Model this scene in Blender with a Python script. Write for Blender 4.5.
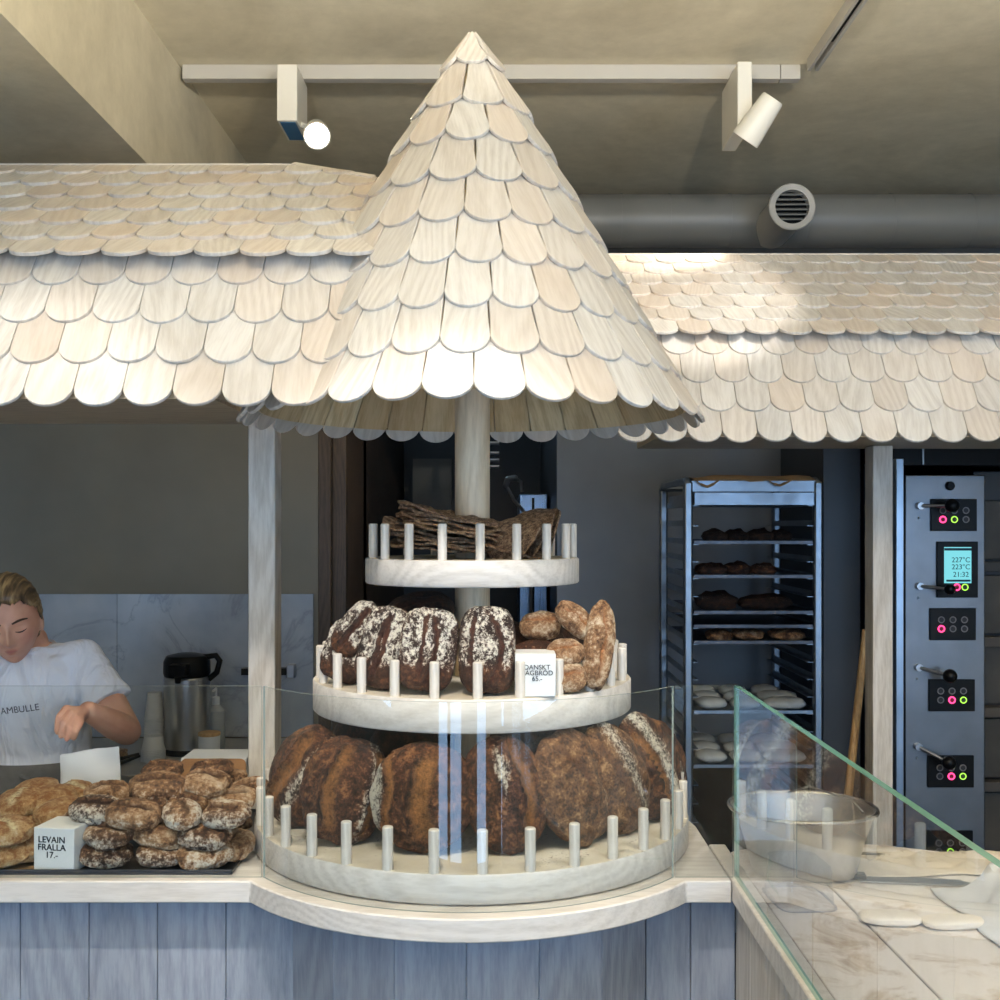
import bpy, bmesh, math, random
from mathutils import Vector, Matrix, noise
PI = math.pi
R = math.radians
for _o in list(bpy.data.objects):
    bpy.data.objects.remove(_o)
SC = bpy.context.scene
COL = SC.collection
random.seed(7)

# ------------------------------------------------------------------ camera
EYE = 1.6
cam_d = bpy.data.cameras.new('camera')
cam_d.sensor_width = 36
cam_d.lens = 39.6
cam_d.shift_y = 0.025
cam = bpy.data.objects.new('camera', cam_d)
cam.location = (0, 0, EYE)
cam.rotation_euler = (PI/2, 0, 0)
COL.objects.link(cam)
SC.camera = cam

# ------------------------------------------------------------------ world, exposure
w = bpy.data.worlds.new('world')
SC.world = w
w.use_nodes = True
w.node_tree.nodes['Background'].inputs[0].default_value = (0.42, 0.66, 1.0, 1)
w.node_tree.nodes['Background'].inputs[1].default_value = 5.6
SC.view_settings.view_transform = 'Standard'
SC.view_settings.look = 'None'
SC.view_settings.gamma = 1
SC.view_settings.use_curve_mapping = False
SC.view_settings.exposure = 0.22
SC.cycles.max_bounces = 8
SC.cycles.transparent_max_bounces = 24
SC.cycles.sample_clamp_indirect = 4
SC.cycles.caustics_reflective = False
SC.cycles.caustics_refractive = False


def area(name, loc, rot, sx, sy, power, col, portal=False):
    d = bpy.data.lights.new(name, 'AREA')
    d.shape = 'RECTANGLE'
    d.size, d.size_y = sx, sy
    d.energy = power
    d.color = col
    d.cycles.is_portal = portal
    o = bpy.data.objects.new(name, d)
    o.location = loc
    o.rotation_euler = rot
    COL.objects.link(o)
    return o


# daylight portals: the storefront openings (x0, x1, z0, z1) in the wall behind the camera
OPENINGS = [(-0.92, -0.65, 0.0, 2.5), (-0.58, -0.27, 0.0, 2.5), (0.16, 0.41, 0.0, 2.5), (0.84, 0.93, 0.0, 2.5), (1.5, 3.2, 0.6, 2.5), (-3.1, -2.55, 0.6, 2.5)]
FRONT_Y = -1.3
for (a, b, c, d) in OPENINGS:
    area('window_portal', ((a+b)/2, FRONT_Y-0.12, (c+d)/2), (-PI/2, 0, PI), b-a, d-c, 1, (1, 1, 1), True)

# ------------------------------------------------------------------ helpers


def lin(r, g, b):
    f = lambda c: (c/255/12.92) if c/255 <= 0.04045 else ((c/255+0.055)/1.055)**2.4
    return (f(r), f(g), f(b), 1)


class NT:
    def __init__(s, name):
        s.m = bpy.data.materials.new(name)
        s.m.use_nodes = True
        s.t = s.m.node_tree
        s.t.nodes.clear()
        s.out = s.n('ShaderNodeOutputMaterial')

    def n(s, kind, **kw):
        nd = s.t.nodes.new(kind)
        for k, v in kw.items():
            if k.startswith('i_'):
                key = k[2:]
                key = int(key) if key.isdigit() else key.replace('_', ' ')
                nd.inputs[key].default_value = v
            else:
                setattr(nd, k, v)
        return nd

    def l(s, a, b):
        s.t.links.new(a, b)

    def math(s, op, a, b=None, clamp=False):
        nd = s.n('ShaderNodeMath', operation=op, use_clamp=clamp)
        for i, x in enumerate((a, b)):
            if x is None:
                continue
            if isinstance(x, (int, float)):
                nd.inputs[i].default_value = x
            else:
                s.l(x, nd.inputs[i])
        return nd.outputs[0]

    def mix(s, fac, a, b, mode='MIX'):
        nd = s.n('ShaderNodeMix', data_type='RGBA', blend_type=mode)
        for i, x in ((0, fac), (6, a), (7, b)):
            if isinstance(x, (int, float, tuple)):
                nd.inputs[i].default_value = x
            else:
                s.l(x, nd.inputs[i])
        return nd.outputs[2]

    def ramp(s, fac, stops):
        nd = s.n('ShaderNodeValToRGB')
        e = nd.color_ramp.elements
        while len(e) < len(stops):
            e.new(0.5)
        for i, (p, c) in enumerate(stops):
            e[i].position = p
            e[i].color = c if len(c) == 4 else (*c, 1)
        s.l(fac, nd.inputs[0])
        return nd.outputs[0]

    def bsdf(s, color, rough=0.6, metal=0.0, bump=None, bstr=0.2, bdist=0.01, **kw):
        b = s.n('ShaderNodeBsdfPrincipled')
        if isinstance(color, tuple):
            b.inputs['Base Color'].default_value = color
        else:
            s.l(color, b.inputs['Base Color'])
        if isinstance(rough, (int, float)):
            b.inputs['Roughness'].default_value = rough
        else:
            s.l(rough, b.inputs['Roughness'])
        b.inputs['Metallic'].default_value = metal
        for k, v in kw.items():
            b.inputs[k.replace('_', ' ')].default_value = v
        if bump is not None:
            bn = s.n('ShaderNodeBump')
            bn.inputs['Strength'].default_value = bstr
            bn.inputs['Distance'].default_value = bdist
            s.l(bump, bn.inputs['Height'])
            s.l(bn.outputs[0], b.inputs['Normal'])
        s.l(b.outputs[0], s.out.inputs[0])
        return b


def plain(name, col, rough=0.6, metal=0.0, var=0.06, scale=8.0, bstr=0.05, **kw):
    t = NT(name)
    tc = t.n('ShaderNodeTexCoord')
    nz = t.n('ShaderNodeTexNoise', i_Scale=scale, i_Detail=5.0)
    t.l(tc.outputs['Object'], nz.inputs['Vector'])
    a = tuple(max(0, c*(1-var)) for c in col[:3])+(1,)
    b = tuple(min(1, c*(1+var)) for c in col[:3])+(1,)
    c = t.ramp(nz.outputs[0], [(0.3, a), (0.7, b)])
    t.bsdf(c, rough, metal, nz.outputs[0], bstr, 0.005, **kw)
    return t.m


def emit(name, col, strength):
    t = NT(name)
    e = t.n('ShaderNodeEmission')
    e.inputs[0].default_value = col
    e.inputs[1].default_value = strength
    t.l(e.outputs[0], t.out.inputs[0])
    return t.m


def wood(name, light, dark, warm, rings=9.0, coord='Object', axis='Z', rand=0.25, rough=0.5, grey=0.35, across=1.0):
    """ash: long growth lines along the axis, cathedral figure, variation per board (island)"""
    t = NT(name)
    tc = t.n('ShaderNodeTexCoord')
    geo = t.n('ShaderNodeNewGeometry')
    mp = t.n('ShaderNodeMapping')
    sc = {'X': (0.12, 1, 1), 'Y': (1, 0.12, 1), 'Z': (1, 1, 0.12)}[axis]
    mp.inputs['Scale'].default_value = sc
    t.l(tc.outputs[coord], mp.inputs[0])
    ad = t.n('ShaderNodeVectorMath', operation='ADD')
    sh = t.n('ShaderNodeCombineXYZ')
    rr = t.math('MULTIPLY', geo.outputs['Random Per Island'], 7.3)
    rr2 = t.math('MULTIPLY', geo.outputs['Random Per Island'], 23.1)
    t.l(rr, sh.inputs[0])
    t.l(rr2, sh.inputs[1])
    t.l(rr, sh.inputs[2])
    t.l(mp.outputs[0], ad.inputs[0])
    t.l(sh.outputs[0], ad.inputs[1])
    n1 = t.n('ShaderNodeTexNoise', i_Scale=rings*across, i_Detail=1.5, i_Roughness=0.4)
    t.l(ad.outputs[0], n1.inputs['Vector'])
    ring = t.math('MULTIPLY', n1.outputs[0], 150.0)
    s = t.math('SINE', ring)
    s = t.math('MULTIPLY', t.math('ADD', s, 1.0), 0.5)
    n2 = t.n('ShaderNodeTexNoise', i_Scale=170.0*across, i_Detail=3.0, i_Roughness=0.6)
    t.l(ad.outputs[0], n2.inputs['Vector'])
    g = t.math('ADD', t.math('MULTIPLY', s, 0.22), t.math('MULTIPLY', n2.outputs[0], 0.75))
    base = t.ramp(g, [(0.25, dark), (0.62, light)])
    # per board tint
    r3 = t.n('ShaderNodeTexWhiteNoise', noise_dimensions='1D')
    t.l(geo.outputs['Random Per Island'], r3.inputs['W'])
    warmf = t.math('MULTIPLY', t.math('POWER', r3.outputs[0], 1.8), rand*2.4, True)
    c = t.mix(warmf, base, warm)
    c = t.mix(grey, c, base)
    n3 = t.n('ShaderNodeTexNoise', i_Scale=4.0, i_Detail=2.0)
    t.l(tc.outputs[coord], n3.inputs['Vector'])
    v = t.math('ADD', t.math('MULTIPLY', geo.outputs['Random Per Island'], rand*0.5), t.math('MULTIPLY', n3.outputs[0], 0.16))
    v = t.math('SUBTRACT', 1.06+rand*0.1, v)
    hs = t.n('ShaderNodeHueSaturation')
    t.l(c, hs.inputs['Color'])
    t.l(v, hs.inputs['Value'])
    t.bsdf(hs.outputs[0], rough, 0, g, 0.12, 0.002)
    return t.m


def bread(name, stops, slash, flourc, flour_gain=1.0, scale=30.0, rough=0.65, bstr=1.0):
    t = NT(name)
    tc = t.n('ShaderNodeTexCoord')
    oi = t.n('ShaderNodeObjectInfo')
    ad = t.n('ShaderNodeVectorMath', operation='ADD')
    t.l(tc.outputs['Object'], ad.inputs[0])
    cb = t.n('ShaderNodeCombineXYZ')
    t.l(t.math('MULTIPLY', oi.outputs['Random'], 9.0), cb.inputs[0])
    t.l(cb.outputs[0], ad.inputs[1])
    n1 = t.n('ShaderNodeTexNoise', i_Scale=scale*1.5, i_Detail=7.0, i_Roughness=0.62)
    n2 = t.n('ShaderNodeTexNoise', i_Scale=scale*5.0, i_Detail=8.0, i_Roughness=0.72)
    n3 = t.n('ShaderNodeTexNoise', i_Scale=scale*16, i_Detail=4.0, i_Roughness=0.6)
    for q in (n1, n2, n3):
        t.l(ad.outputs[0], q.inputs['Vector'])
    f = t.math('ADD', n1.outputs[0], t.math('MULTIPLY', t.math('SUBTRACT', n2.outputs[0], 0.5), 0.9))
    at2 = t.n('ShaderNodeAttribute', attribute_name='bake')
    f = t.math('ADD', f, at2.outputs['Fac'])
    c = t.ramp(f, stops)
    a1 = t.n('ShaderNodeAttribute', attribute_name='slash')
    f2 = t.math('ADD', t.math('MULTIPLY', n2.outputs[0], 0.7), t.math('MULTIPLY', n1.outputs[0], 0.3))
    sl = t.ramp(f2, [(0.36, tuple(x*0.22 for x in slash[:3])+(1,)), (0.50, slash), (0.66, tuple(min(1, x*1.5) for x in slash[:3])+(1,))])
    c = t.mix(t.math('MULTIPLY', a1.outputs['Fac'], 0.85, True), c, sl)
    a2 = t.n('ShaderNodeAttribute', attribute_name='flour')
    fm = t.math('ADD', t.math('MULTIPLY', n2.outputs[0], 0.5), t.math('MULTIPLY', n3.outputs[0], 0.22))
    fm = t.math('ADD', fm, t.math('MULTIPLY', n1.outputs[0], 0.4))
    fm = t.math('ADD', fm, a2.outputs['Fac'])
    fm = t.math('ADD', fm, t.math('MULTIPLY', t.math('SUBTRACT', n2.outputs[0], 0.5), 0.25))
    fm = t.math('MULTIPLY', t.math('SUBTRACT', fm, 0.77), 8.0*flour_gain, True)
    c = t.mix(fm, c, flourc)
    rg = t.math('ADD', t.math('MULTIPLY', fm, 0.3), rough-0.1)
    t.bsdf(c, rg, 0, t.math('ADD', n2.outputs[0], t.math('MULTIPLY', n3.outputs[0], 0.4)), bstr, 0.008)
    return t.m


def steel(name, col=(0.55, 0.56, 0.58, 1), rough=0.3, axis='Z', streak=0.12):
    t = NT(name)
    tc = t.n('ShaderNodeTexCoord')
    mp = t.n('ShaderNodeMapping')
    mp.inputs['Scale'].default_value = {'Z': (60, 60, 1), 'X': (1, 60, 60), 'Y': (60, 1, 60), 'N': (5, 5, 5)}[axis]
    t.l(tc.outputs['Object'], mp.inputs[0])
    nz = t.n('ShaderNodeTexNoise', i_Scale=6.0, i_Detail=4.0)
    t.l(mp.outputs[0], nz.inputs['Vector'])
    r = t.math('ADD', t.math('MULTIPLY', nz.outputs[0], streak*2), rough-streak)
    n2 = t.n('ShaderNodeTexNoise', i_Scale=7.0, i_Detail=5.0)
    t.l(tc.outputs['Object'], n2.inputs['Vector'])
    c = t.ramp(n2.outputs[0], [(0.3, tuple(x*0.8 for x in col[:3])+(1,)), (0.7, col)])
    t.bsdf(c, r, 1.0, nz.outputs[0], 0.04, 0.002)
    return t.m


def glass(name, tint=(0.975, 0.987, 0.982, 1), ior=1.5, gain=1.0):
    t = NT(name)
    fr = t.n('ShaderNodeFresnel', i_IOR=ior)
    geo = t.n('ShaderNodeNewGeometry')
    # both sides of the pane reflect; the far side is folded into the near one
    f = t.math('MULTIPLY', fr.outputs[0], gain*1.8, True)
    f = t.math('MULTIPLY', f, t.math('SUBTRACT', 1.0, geo.outputs['Backfacing']), True)
    tr = t.n('ShaderNodeBsdfTransparent')
    tr.inputs[0].default_value = tint
    gl = t.n('ShaderNodeBsdfGlossy')
    gl.inputs['Roughness'].default_value = 0.0
    mx = t.n('ShaderNodeMixShader')
    t.l(f, mx.inputs[0])
    t.l(tr.outputs[0], mx.inputs[1])
    t.l(gl.outputs[0], mx.inputs[2])
    t.l(mx.outputs[0], t.out.inputs[0])
    return t.m


class MB:
    """collects geometry; build() links it as one mesh object"""

    def __init__(s):
        s.v, s.f, s.uv, s.mi = [], [], [], []

    def add(s, vs, fs, uvs=None, M=None, mi=0):
        b = len(s.v)
        s.v += [tuple(M @ Vector(p)) if M is not None else tuple(p) for p in vs]
        for k, f in enumerate(fs):
            s.f.append([b+i for i in f])
            s.mi.append(mi)
            s.uv.append([uvs[i] for i in f] if uvs else None)
        return s

    def box(s, x0, x1, y0, y1, z0, z1, M=None, mi=0):
        vs = [(x, y, z) for x in (x0, x1) for y in (y0, y1) for z in (z0, z1)]
        fs = [(0, 1, 3, 2), (4, 6, 7, 5), (0, 4, 5, 1), (2, 3, 7, 6), (0, 2, 6, 4), (1, 5, 7, 3)]
        return s.add(vs, fs, None, M, mi)

    def tube(s, pts, rads, n=12, caps=True, mi=0, M=None):
        pts = [Vector(p) for p in pts]
        if isinstance(rads, (int, float)):
            rads = [rads]*len(pts)
        vs, fs = [], []
        t0 = (pts[1]-pts[0]).normalized()
        ref = Vector((0, 0, 1)) if abs(t0.z) < 0.9 else Vector((1, 0, 0))
        u = t0.cross(ref).normalized()
        for i, p in enumerate(pts):
            if i == 0:
                t = t0
            elif i == len(pts)-1:
                t = (pts[i]-pts[i-1]).normalized()
            else:
                t = ((pts[i+1]-p).normalized()+(p-pts[i-1]).normalized()).normalized()
            u = (u-t*u.dot(t)).normalized()
            v = t.cross(u)
            for k in range(n):
                a = 2*PI*k/n
                vs.append(p+(u*math.cos(a)+v*math.sin(a))*rads[i])
        for i in range(len(pts)-1):
            for k in range(n):
                k2 = (k+1) % n
                fs.append((i*n+k, i*n+k2, (i+1)*n+k2, (i+1)*n+k))
        if caps:
            fs.append(tuple(range(n-1, -1, -1)))
            fs.append(tuple((len(pts)-1)*n+k for k in range(n)))
        return s.add(vs, fs, None, M, mi)

    def lathe(s, prof, n=48, c=(0, 0, 0), M=None, mi=0, a0=0, a1=2*PI):
        full = abs(a1-a0-2*PI) < 1e-6
        m = n if full else n+1
        vs, fs = [], []
        for (r, z) in prof:
            for k in range(m):
                a = a0+(a1-a0)*k/n
                vs.append((c[0]+r*math.cos(a), c[1]+r*math.sin(a), c[2]+z))
        for i in range(len(prof)-1):
            for k in range(n):
                k2 = (k+1) % m
                fs.append((i*m+k, i*m+k2, (i+1)*m+k2, (i+1)*m+k))
        return s.add(vs, fs, None, M, mi)

    def prism(s, poly, z0, z1, M=None, mi=0):
        n = len(poly)
        vs = [(x, y, z0) for x, y in poly]+[(x, y, z1) for x, y in poly]
        fs = [tuple(range(n-1, -1, -1)), tuple(range(n, 2*n))]
        fs += [(i, (i+1) % n, n+(i+1) % n, n+i) for i in range(n)]
        return s.add(vs, fs, None, M, mi)

    def loft(s, rings, n=32, caps=True, mi=0):
        """rings: (centre, rx, ry) horizontal ellipses"""
        vs, fs = [], []
        for (c, rx, ry) in rings:
            for k in range(n):
                a = 2*PI*k/n
                vs.append((c[0]+rx*math.cos(a), c[1]+ry*math.sin(a), c[2]))
        for i in range(len(rings)-1):
            for k in range(n):
                k2 = (k+1) % n
                fs.append((i*n+k, i*n+k2, (i+1)*n+k2, (i+1)*n+k))
        if caps:
            fs.append(tuple(range(n-1, -1, -1)))
            fs.append(tuple((len(rings)-1)*n+k for k in range(n)))
        return s.add(vs, fs, None, None, mi)

    def ball(s, c, r, n=16, M=None, mi=0):
        if isinstance(r, (int, float)):
            r = (r, r, r)
        bm = bmesh.new()
        bmesh.ops.create_uvsphere(bm, u_segments=n, v_segments=max(6, n//2), radius=1)
        vs = [(c[0]+q.co.x*r[0], c[1]+q.co.y*r[1], c[2]+q.co.z*r[2]) for q in bm.verts]
        fs = [[q.index for q in f.verts] for f in bm.faces]
        bm.free()
        return s.add(vs, fs, None, M, mi)

    def build(s, name, mat, parent=None, smooth=True, bevel=0, sharp=35, fix=False, local=False, segs=2):
        me = bpy.data.meshes.new(name)
        org = Vector((0, 0, 0))
        if parent is None and not local:
            xs, ys, zs = zip(*s.v)
            org = Vector(((min(xs)+max(xs))/2, (min(ys)+max(ys))/2, min(zs)))
        me.from_pydata([tuple(Vector(p)-org) for p in s.v], [], s.f)
        if any(u is not None for u in s.uv):
            ul = me.uv_layers.new(name='UVMap')
            i = 0
            for u in s.uv:
                for c in u:
                    ul.data[i].uv = c
                    i += 1
        mats = mat if isinstance(mat, (list, tuple)) else [mat]
        for m in mats:
            me.materials.append(m)
        for p, k in zip(me.polygons, s.mi):
            p.material_index = k
        if fix:
            bm = bmesh.new()
            bm.from_mesh(me)
            bmesh.ops.recalc_face_normals(bm, faces=bm.faces)
            bm.to_mesh(me)
            bm.free()
        if smooth:
            for p in me.polygons:
                p.use_smooth = True
            me.set_sharp_from_angle(angle=R(sharp))
        me.update()
        o = bpy.data.objects.new(name, me)
        COL.objects.link(o)
        o.location = org
        if parent is not None:
            o.parent = parent
            if not local:
                o.matrix_parent_inverse = world_of(parent).inverted()
        if bevel:
            b = o.modifiers.new('bevel', 'BEVEL')
            b.width = bevel
            b.segments = segs
            b.limit_method = 'ANGLE'
            b.angle_limit = R(40)
            b.harden_normals = False
        return o


def world_of(o):
    m = o.matrix_basis.copy()
    if o.parent is not None:
        m = world_of(o.parent) @ o.matrix_parent_inverse @ m
    return m


def thing(name, label, cat, loc=(0, 0, 0), rz=0, group=None):
    o = bpy.data.objects.new(name, None)
    o.empty_display_size = 0.05
    COL.objects.link(o)
    o.location = loc
    o.rotation_euler = (0, 0, rz)
    return tag(o, label, cat, group)


def tag(o, label, cat, group=None):
    o['label'] = label
    o['category'] = cat
    if group:
        o['group'] = group
    return o


def struct(o):
    o['kind'] = 'structure'
    return o


def clone(root, label=None):
    r = root.copy()
    COL.objects.link(r)
    if label:
        r['label'] = label
    for ch in list(root.children):
        c = ch.copy()
        COL.objects.link(c)
        c.parent = r
        for g in list(ch.children):
            d = g.copy()
            COL.objects.link(d)
            d.parent = c
    return r


def P(px, py, Y):
    """point of the place seen in direction (px, py) at distance Y in front of the camera plane"""
    return Vector(((px-500)/1100*Y, Y, EYE-(py-525)/1100*Y))


def Pz(px, py, z):
    Y = (EYE-z)*1100/(py-525)
    return Vector(((px-500)/1100*Y, Y, z))


def text(name, s, size, mat, M, parent, ext=0.0006, align='CENTER', bold=0.0):
    c = bpy.data.curves.new(name, 'FONT')
    c.body = s
    c.size = size
    c.extrude = ext
    c.offset = bold
    c.align_x = align
    c.align_y = 'CENTER'
    c.space_line = 0.85
    t = bpy.data.objects.new(name, c)
    COL.objects.link(t)
    bpy.context.view_layer.update()
    me = bpy.data.meshes.new_from_object(t)
    bpy.data.objects.remove(t)
    me.materials.clear()
    me.materials.append(mat)
    o = bpy.data.objects.new(name, me)
    COL.objects.link(o)
    o.parent = parent
    o.matrix_parent_inverse = world_of(parent).inverted()
    o.matrix_basis = M
    return o


def frame(loc, n, roll=0.0):
    """matrix with local z along n, local x 'up' turned clockwise by roll"""
    n = Vector(n).normalized()
    up = Vector((0, 0, 1))
    if abs(n.dot(up)) > 0.97:
        up = Vector((0, 1, 0))
    x = (up-n*up.dot(n)).normalized()
    x = Matrix.Rotation(-roll, 3, -n) @ x if False else Matrix.Rotation(roll, 3, -n) @ x
    y = n.cross(x)
    m = Matrix((x, y, n)).transposed().to_4x4()
    m.translation = Vector(loc)
    return m


# ------------------------------------------------------------------ materials
M = {}
M['shingle'] = wood('whitewashed_shingle', lin(224, 219, 211), lin(200, 193, 184), lin(208, 184, 160), coord='UV', axis='Y', rand=0.30, rough=0.45, rings=5.0)
M['ash'] = wood('whitewashed_ash', lin(226, 219, 210), lin(203, 195, 185), lin(206, 186, 160), rand=0.08, axis='X', rings=4.0)
M['ash_z'] = wood('whitewashed_ash_upright', lin(224, 215, 202), lin(192, 180, 164), lin(206, 186, 160), rand=0.1, axis='Z', rings=4.0)
M['ash_peg'] = wood('ash_peg', lin(232, 224, 212), lin(208, 198, 184), lin(220, 204, 184), rand=0.1, axis='Z')
M['lining'] = wood('bare_ash', lin(240, 218, 174), lin(206, 178, 132), lin(170, 130, 86), coord='UV', axis='Y', rand=0.3, rings=4.0)
M['soffit'] = wood('soffit_board', lin(190, 176, 152), lin(160, 144, 120), lin(150, 125, 95), rand=0.1, axis='X')
M['plank'] = wood('blue_grey_plank', lin(160, 166, 178), lin(128, 136, 150), lin(140, 140, 150), rand=0.16, axis='Z', rings=4.0, rough=0.55)
M['pole'] = wood('pole_ash', lin(234, 212, 180), lin(210, 186, 152), lin(215, 190, 158), rand=0.05, axis='Z')
M['jamb'] = wood('brown_jamb', lin(88, 72, 58), lin(62, 50, 40), lin(70, 55, 40), rand=0.1)
M['stick'] = wood('stick_wood', lin(196, 160, 110), lin(160, 122, 78), lin(170, 120, 70), rand=0.1)


def ceiling_mat():
    t = NT('troweled_plaster')
    tc = t.n('ShaderNodeTexCoord')
    n1 = t.n('ShaderNodeTexNoise', i_Scale=1.3, i_Detail=6.0, i_Roughness=0.65, i_Distortion=0.6)
    n2 = t.n('ShaderNodeTexNoise', i_Scale=14.0, i_Detail=6.0, i_Roughness=0.7)
    t.l(tc.outputs['Object'], n1.inputs['Vector'])
    t.l(tc.outputs['Object'], n2.inputs['Vector'])
    f = t.math('ADD', n1.outputs[0], t.math('MULTIPLY', n2.outputs[0], 0.35))
    c = t.ramp(f, [(0.45, lin(188, 178, 152)), (0.85, lin(224, 214, 188))])
    t.bsdf(c, 0.75, 0, n2.outputs[0], 0.15, 0.01)
    return t.m


def marble_mat():
    t = NT('blue_grey_marble')
    tc = t.n('ShaderNodeTexCoord')
    n1 = t.n('ShaderNodeTexNoise', i_Scale=2.4, i_Detail=8.0, i_Roughness=0.6, i_Distortion=1.2)
    t.l(tc.outputs['Object'], n1.inputs['Vector'])
    v = t.math('ABSOLUTE', t.math('SUBTRACT', n1.outputs[0], 0.5))
    vein = t.ramp(v, [(0.0, (1, 1, 1)), (0.012, (0.35, 0.35, 0.35)), (0.04, (0, 0, 0))])
    n2 = t.n('ShaderNodeTexNoise', i_Scale=6.0, i_Detail=5.0)
    t.l(tc.outputs['Object'], n2.inputs['Vector'])
    base = t.ramp(n2.outputs[0], [(0.3, lin(150, 160, 176)), (0.7, lin(178, 186, 198))])
    c = t.mix(t.math('MULTIPLY', vein, 0.4), base, lin(104, 112, 128))
    t.bsdf(c, 0.25)
    return t.m


def table_mat():
    t = NT('floured_board')
    tc = t.n('ShaderNodeTexCoord')
    mp = t.n('ShaderNodeMapping')
    mp.inputs['Scale'].default_value = (1, 0.14, 1)
    t.l(tc.outputs['Object'], mp.inputs[0])
    n0 = t.n('ShaderNodeTexNoise', i_Scale=26.0, i_Detail=5.0)
    t.l(mp.outputs[0], n0.inputs['Vector'])
    c = t.ramp(n0.outputs[0], [(0.3, lin(158, 134, 112)), (0.7, lin(206, 186, 162))])
    n1 = t.n('ShaderNodeTexNoise', i_Scale=9.0, i_Detail=10.0, i_Roughness=0.72, i_Distortion=0.7)
    t.l(tc.outputs['Object'], n1.inputs['Vector'])
    fm = t.ramp(n1.outputs[0], [(0.38, (0.12, 0.12, 0.12)), (0.52, (0.9, 0.9, 0.9))])
    c = t.mix(fm, c, lin(236, 230, 226))
    t.bsdf(c, 0.7, 0, n1.outputs[0], 0.2, 0.004)
    return t.m


def shelf_top_mat():
    t = NT('crumbed_shelf_top')
    tc = t.n('ShaderNodeTexCoord')
    n1 = t.n('ShaderNodeTexNoise', i_Scale=9.0, i_Detail=4.0)
    n2 = t.n('ShaderNodeTexNoise', i_Scale=150.0, i_Detail=3.0, i_Roughness=0.7)
    t.l(tc.outputs['Object'], n1.inputs['Vector'])
    t.l(tc.outputs['Object'], n2.inputs['Vector'])
    c = t.ramp(n1.outputs[0], [(0.35, lin(206, 194, 172)), (0.65, lin(232, 224, 208))])
    f = t.math('ADD', n2.outputs[0], t.math('MULTIPLY', t.math('SUBTRACT', n1.outputs[0], 0.5), 0.5))
    cr = t.ramp(f, [(0.66, (0, 0, 0)), (0.70, (1, 1, 1))])
    c = t.mix(cr, c, lin(110, 78, 48))
    t.bsdf(c, 0.6)
    return t.m


M['ceiling'] = ceiling_mat()
M['marble'] = marble_mat()
M['table'] = table_mat()
M['shelf_top'] = shelf_top_mat()
M['wall'] = plain('grey_plaster', lin(128, 124, 114), 0.8, var=0.12, scale=2.5)
M['wall_blue'] = plain('blue_grey_plaster', lin(150, 154, 160), 0.7, var=0.12, scale=2.5)
M['wall_light'] = plain('light_plaster', lin(205, 198, 184), 0.8, scale=2)
M['dark'] = plain('dark_panel', lin(52, 54, 58), 0.45, var=0.15, scale=3)
M['black'] = plain('black_plastic', lin(12, 12, 13), 0.35, var=0.1, Specular_IOR_Level=0.2)
M['floor'] = plain('dark_concrete', lin(92, 90, 88), 0.5, var=0.15, scale=3)
M['duct'] = plain('grey_paint', lin(118, 118, 115), 0.42, var=0.05, scale=3)
M['white_paint'] = plain('white_metal', lin(215, 211, 200), 0.4, var=0.02)
M['rail'] = plain('rail_grey', lin(176, 172, 164), 0.45, var=0.02)
M['steel'] = steel('brushed_steel', rough=0.32)
M['steel_x'] = steel('brushed_steel_level', axis='X', rough=0.32)
M['steel_rack'] = steel('rack_steel', col=(0.30, 0.34, 0.39, 1), rough=0.38, axis='N')
M['steel_dark'] = steel('tray_steel', col=(0.10, 0.10, 0.11, 1), rough=0.4, axis='N')
M['tub'] = steel('tub_steel', col=(0.60, 0.59, 0.57, 1), rough=0.40, axis='N')
M['glass'] = glass('clear_glass')
M['plastic_clear'] = glass('clear_plastic', (0.86, 0.88, 0.92, 1), 1.5, 1.3)
M['edge'] = plain('glass_edge', lin(150, 162, 156), 0.15, var=0.02)
M['edge_green'] = plain('green_glass_edge', lin(112, 160, 146), 0.12, var=0.1, scale=20)
M['paper'] = plain('white_paper', lin(228, 228, 226), 0.7, var=0.03)
M['sign'] = plain('painted_sign_block', lin(226, 226, 222), 0.6, var=0.03)
M['ink'] = plain('black_ink', lin(20, 20, 24), 0.6)
M['card'] = plain('brown_cardboard', lin(150, 110, 74), 0.8, var=0.05)
M['parch'] = plain('brown_parchment', lin(150, 118, 82), 0.7, var=0.1)
M['counter_grey'] = plain('grey_worktop', lin(150, 152, 156), 0.4, var=0.05)
M['cup'] = plain('paper_cup', lin(222, 224, 228), 0.6, var=0.02)
M['shirt'] = None


def cotton():
    t = NT('white_cotton')
    tc = t.n('ShaderNodeTexCoord')
    mp = t.n('ShaderNodeMapping')
    mp.inputs['Rotation'].default_value = (0, R(38), 0)
    mp.inputs['Scale'].default_value = (9.0, 6.0, 2.2)
    t.l(tc.outputs['Object'], mp.inputs[0])
    n = t.n('ShaderNodeTexNoise', i_Scale=1.6, i_Detail=3.0, i_Roughness=0.5, i_Distortion=0.8)
    t.l(mp.outputs[0], n.inputs['Vector'])
    t.bsdf(lin(232, 232, 238), 0.85, 0, n.outputs[0], 0.45, 0.10)
    return t.m


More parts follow.
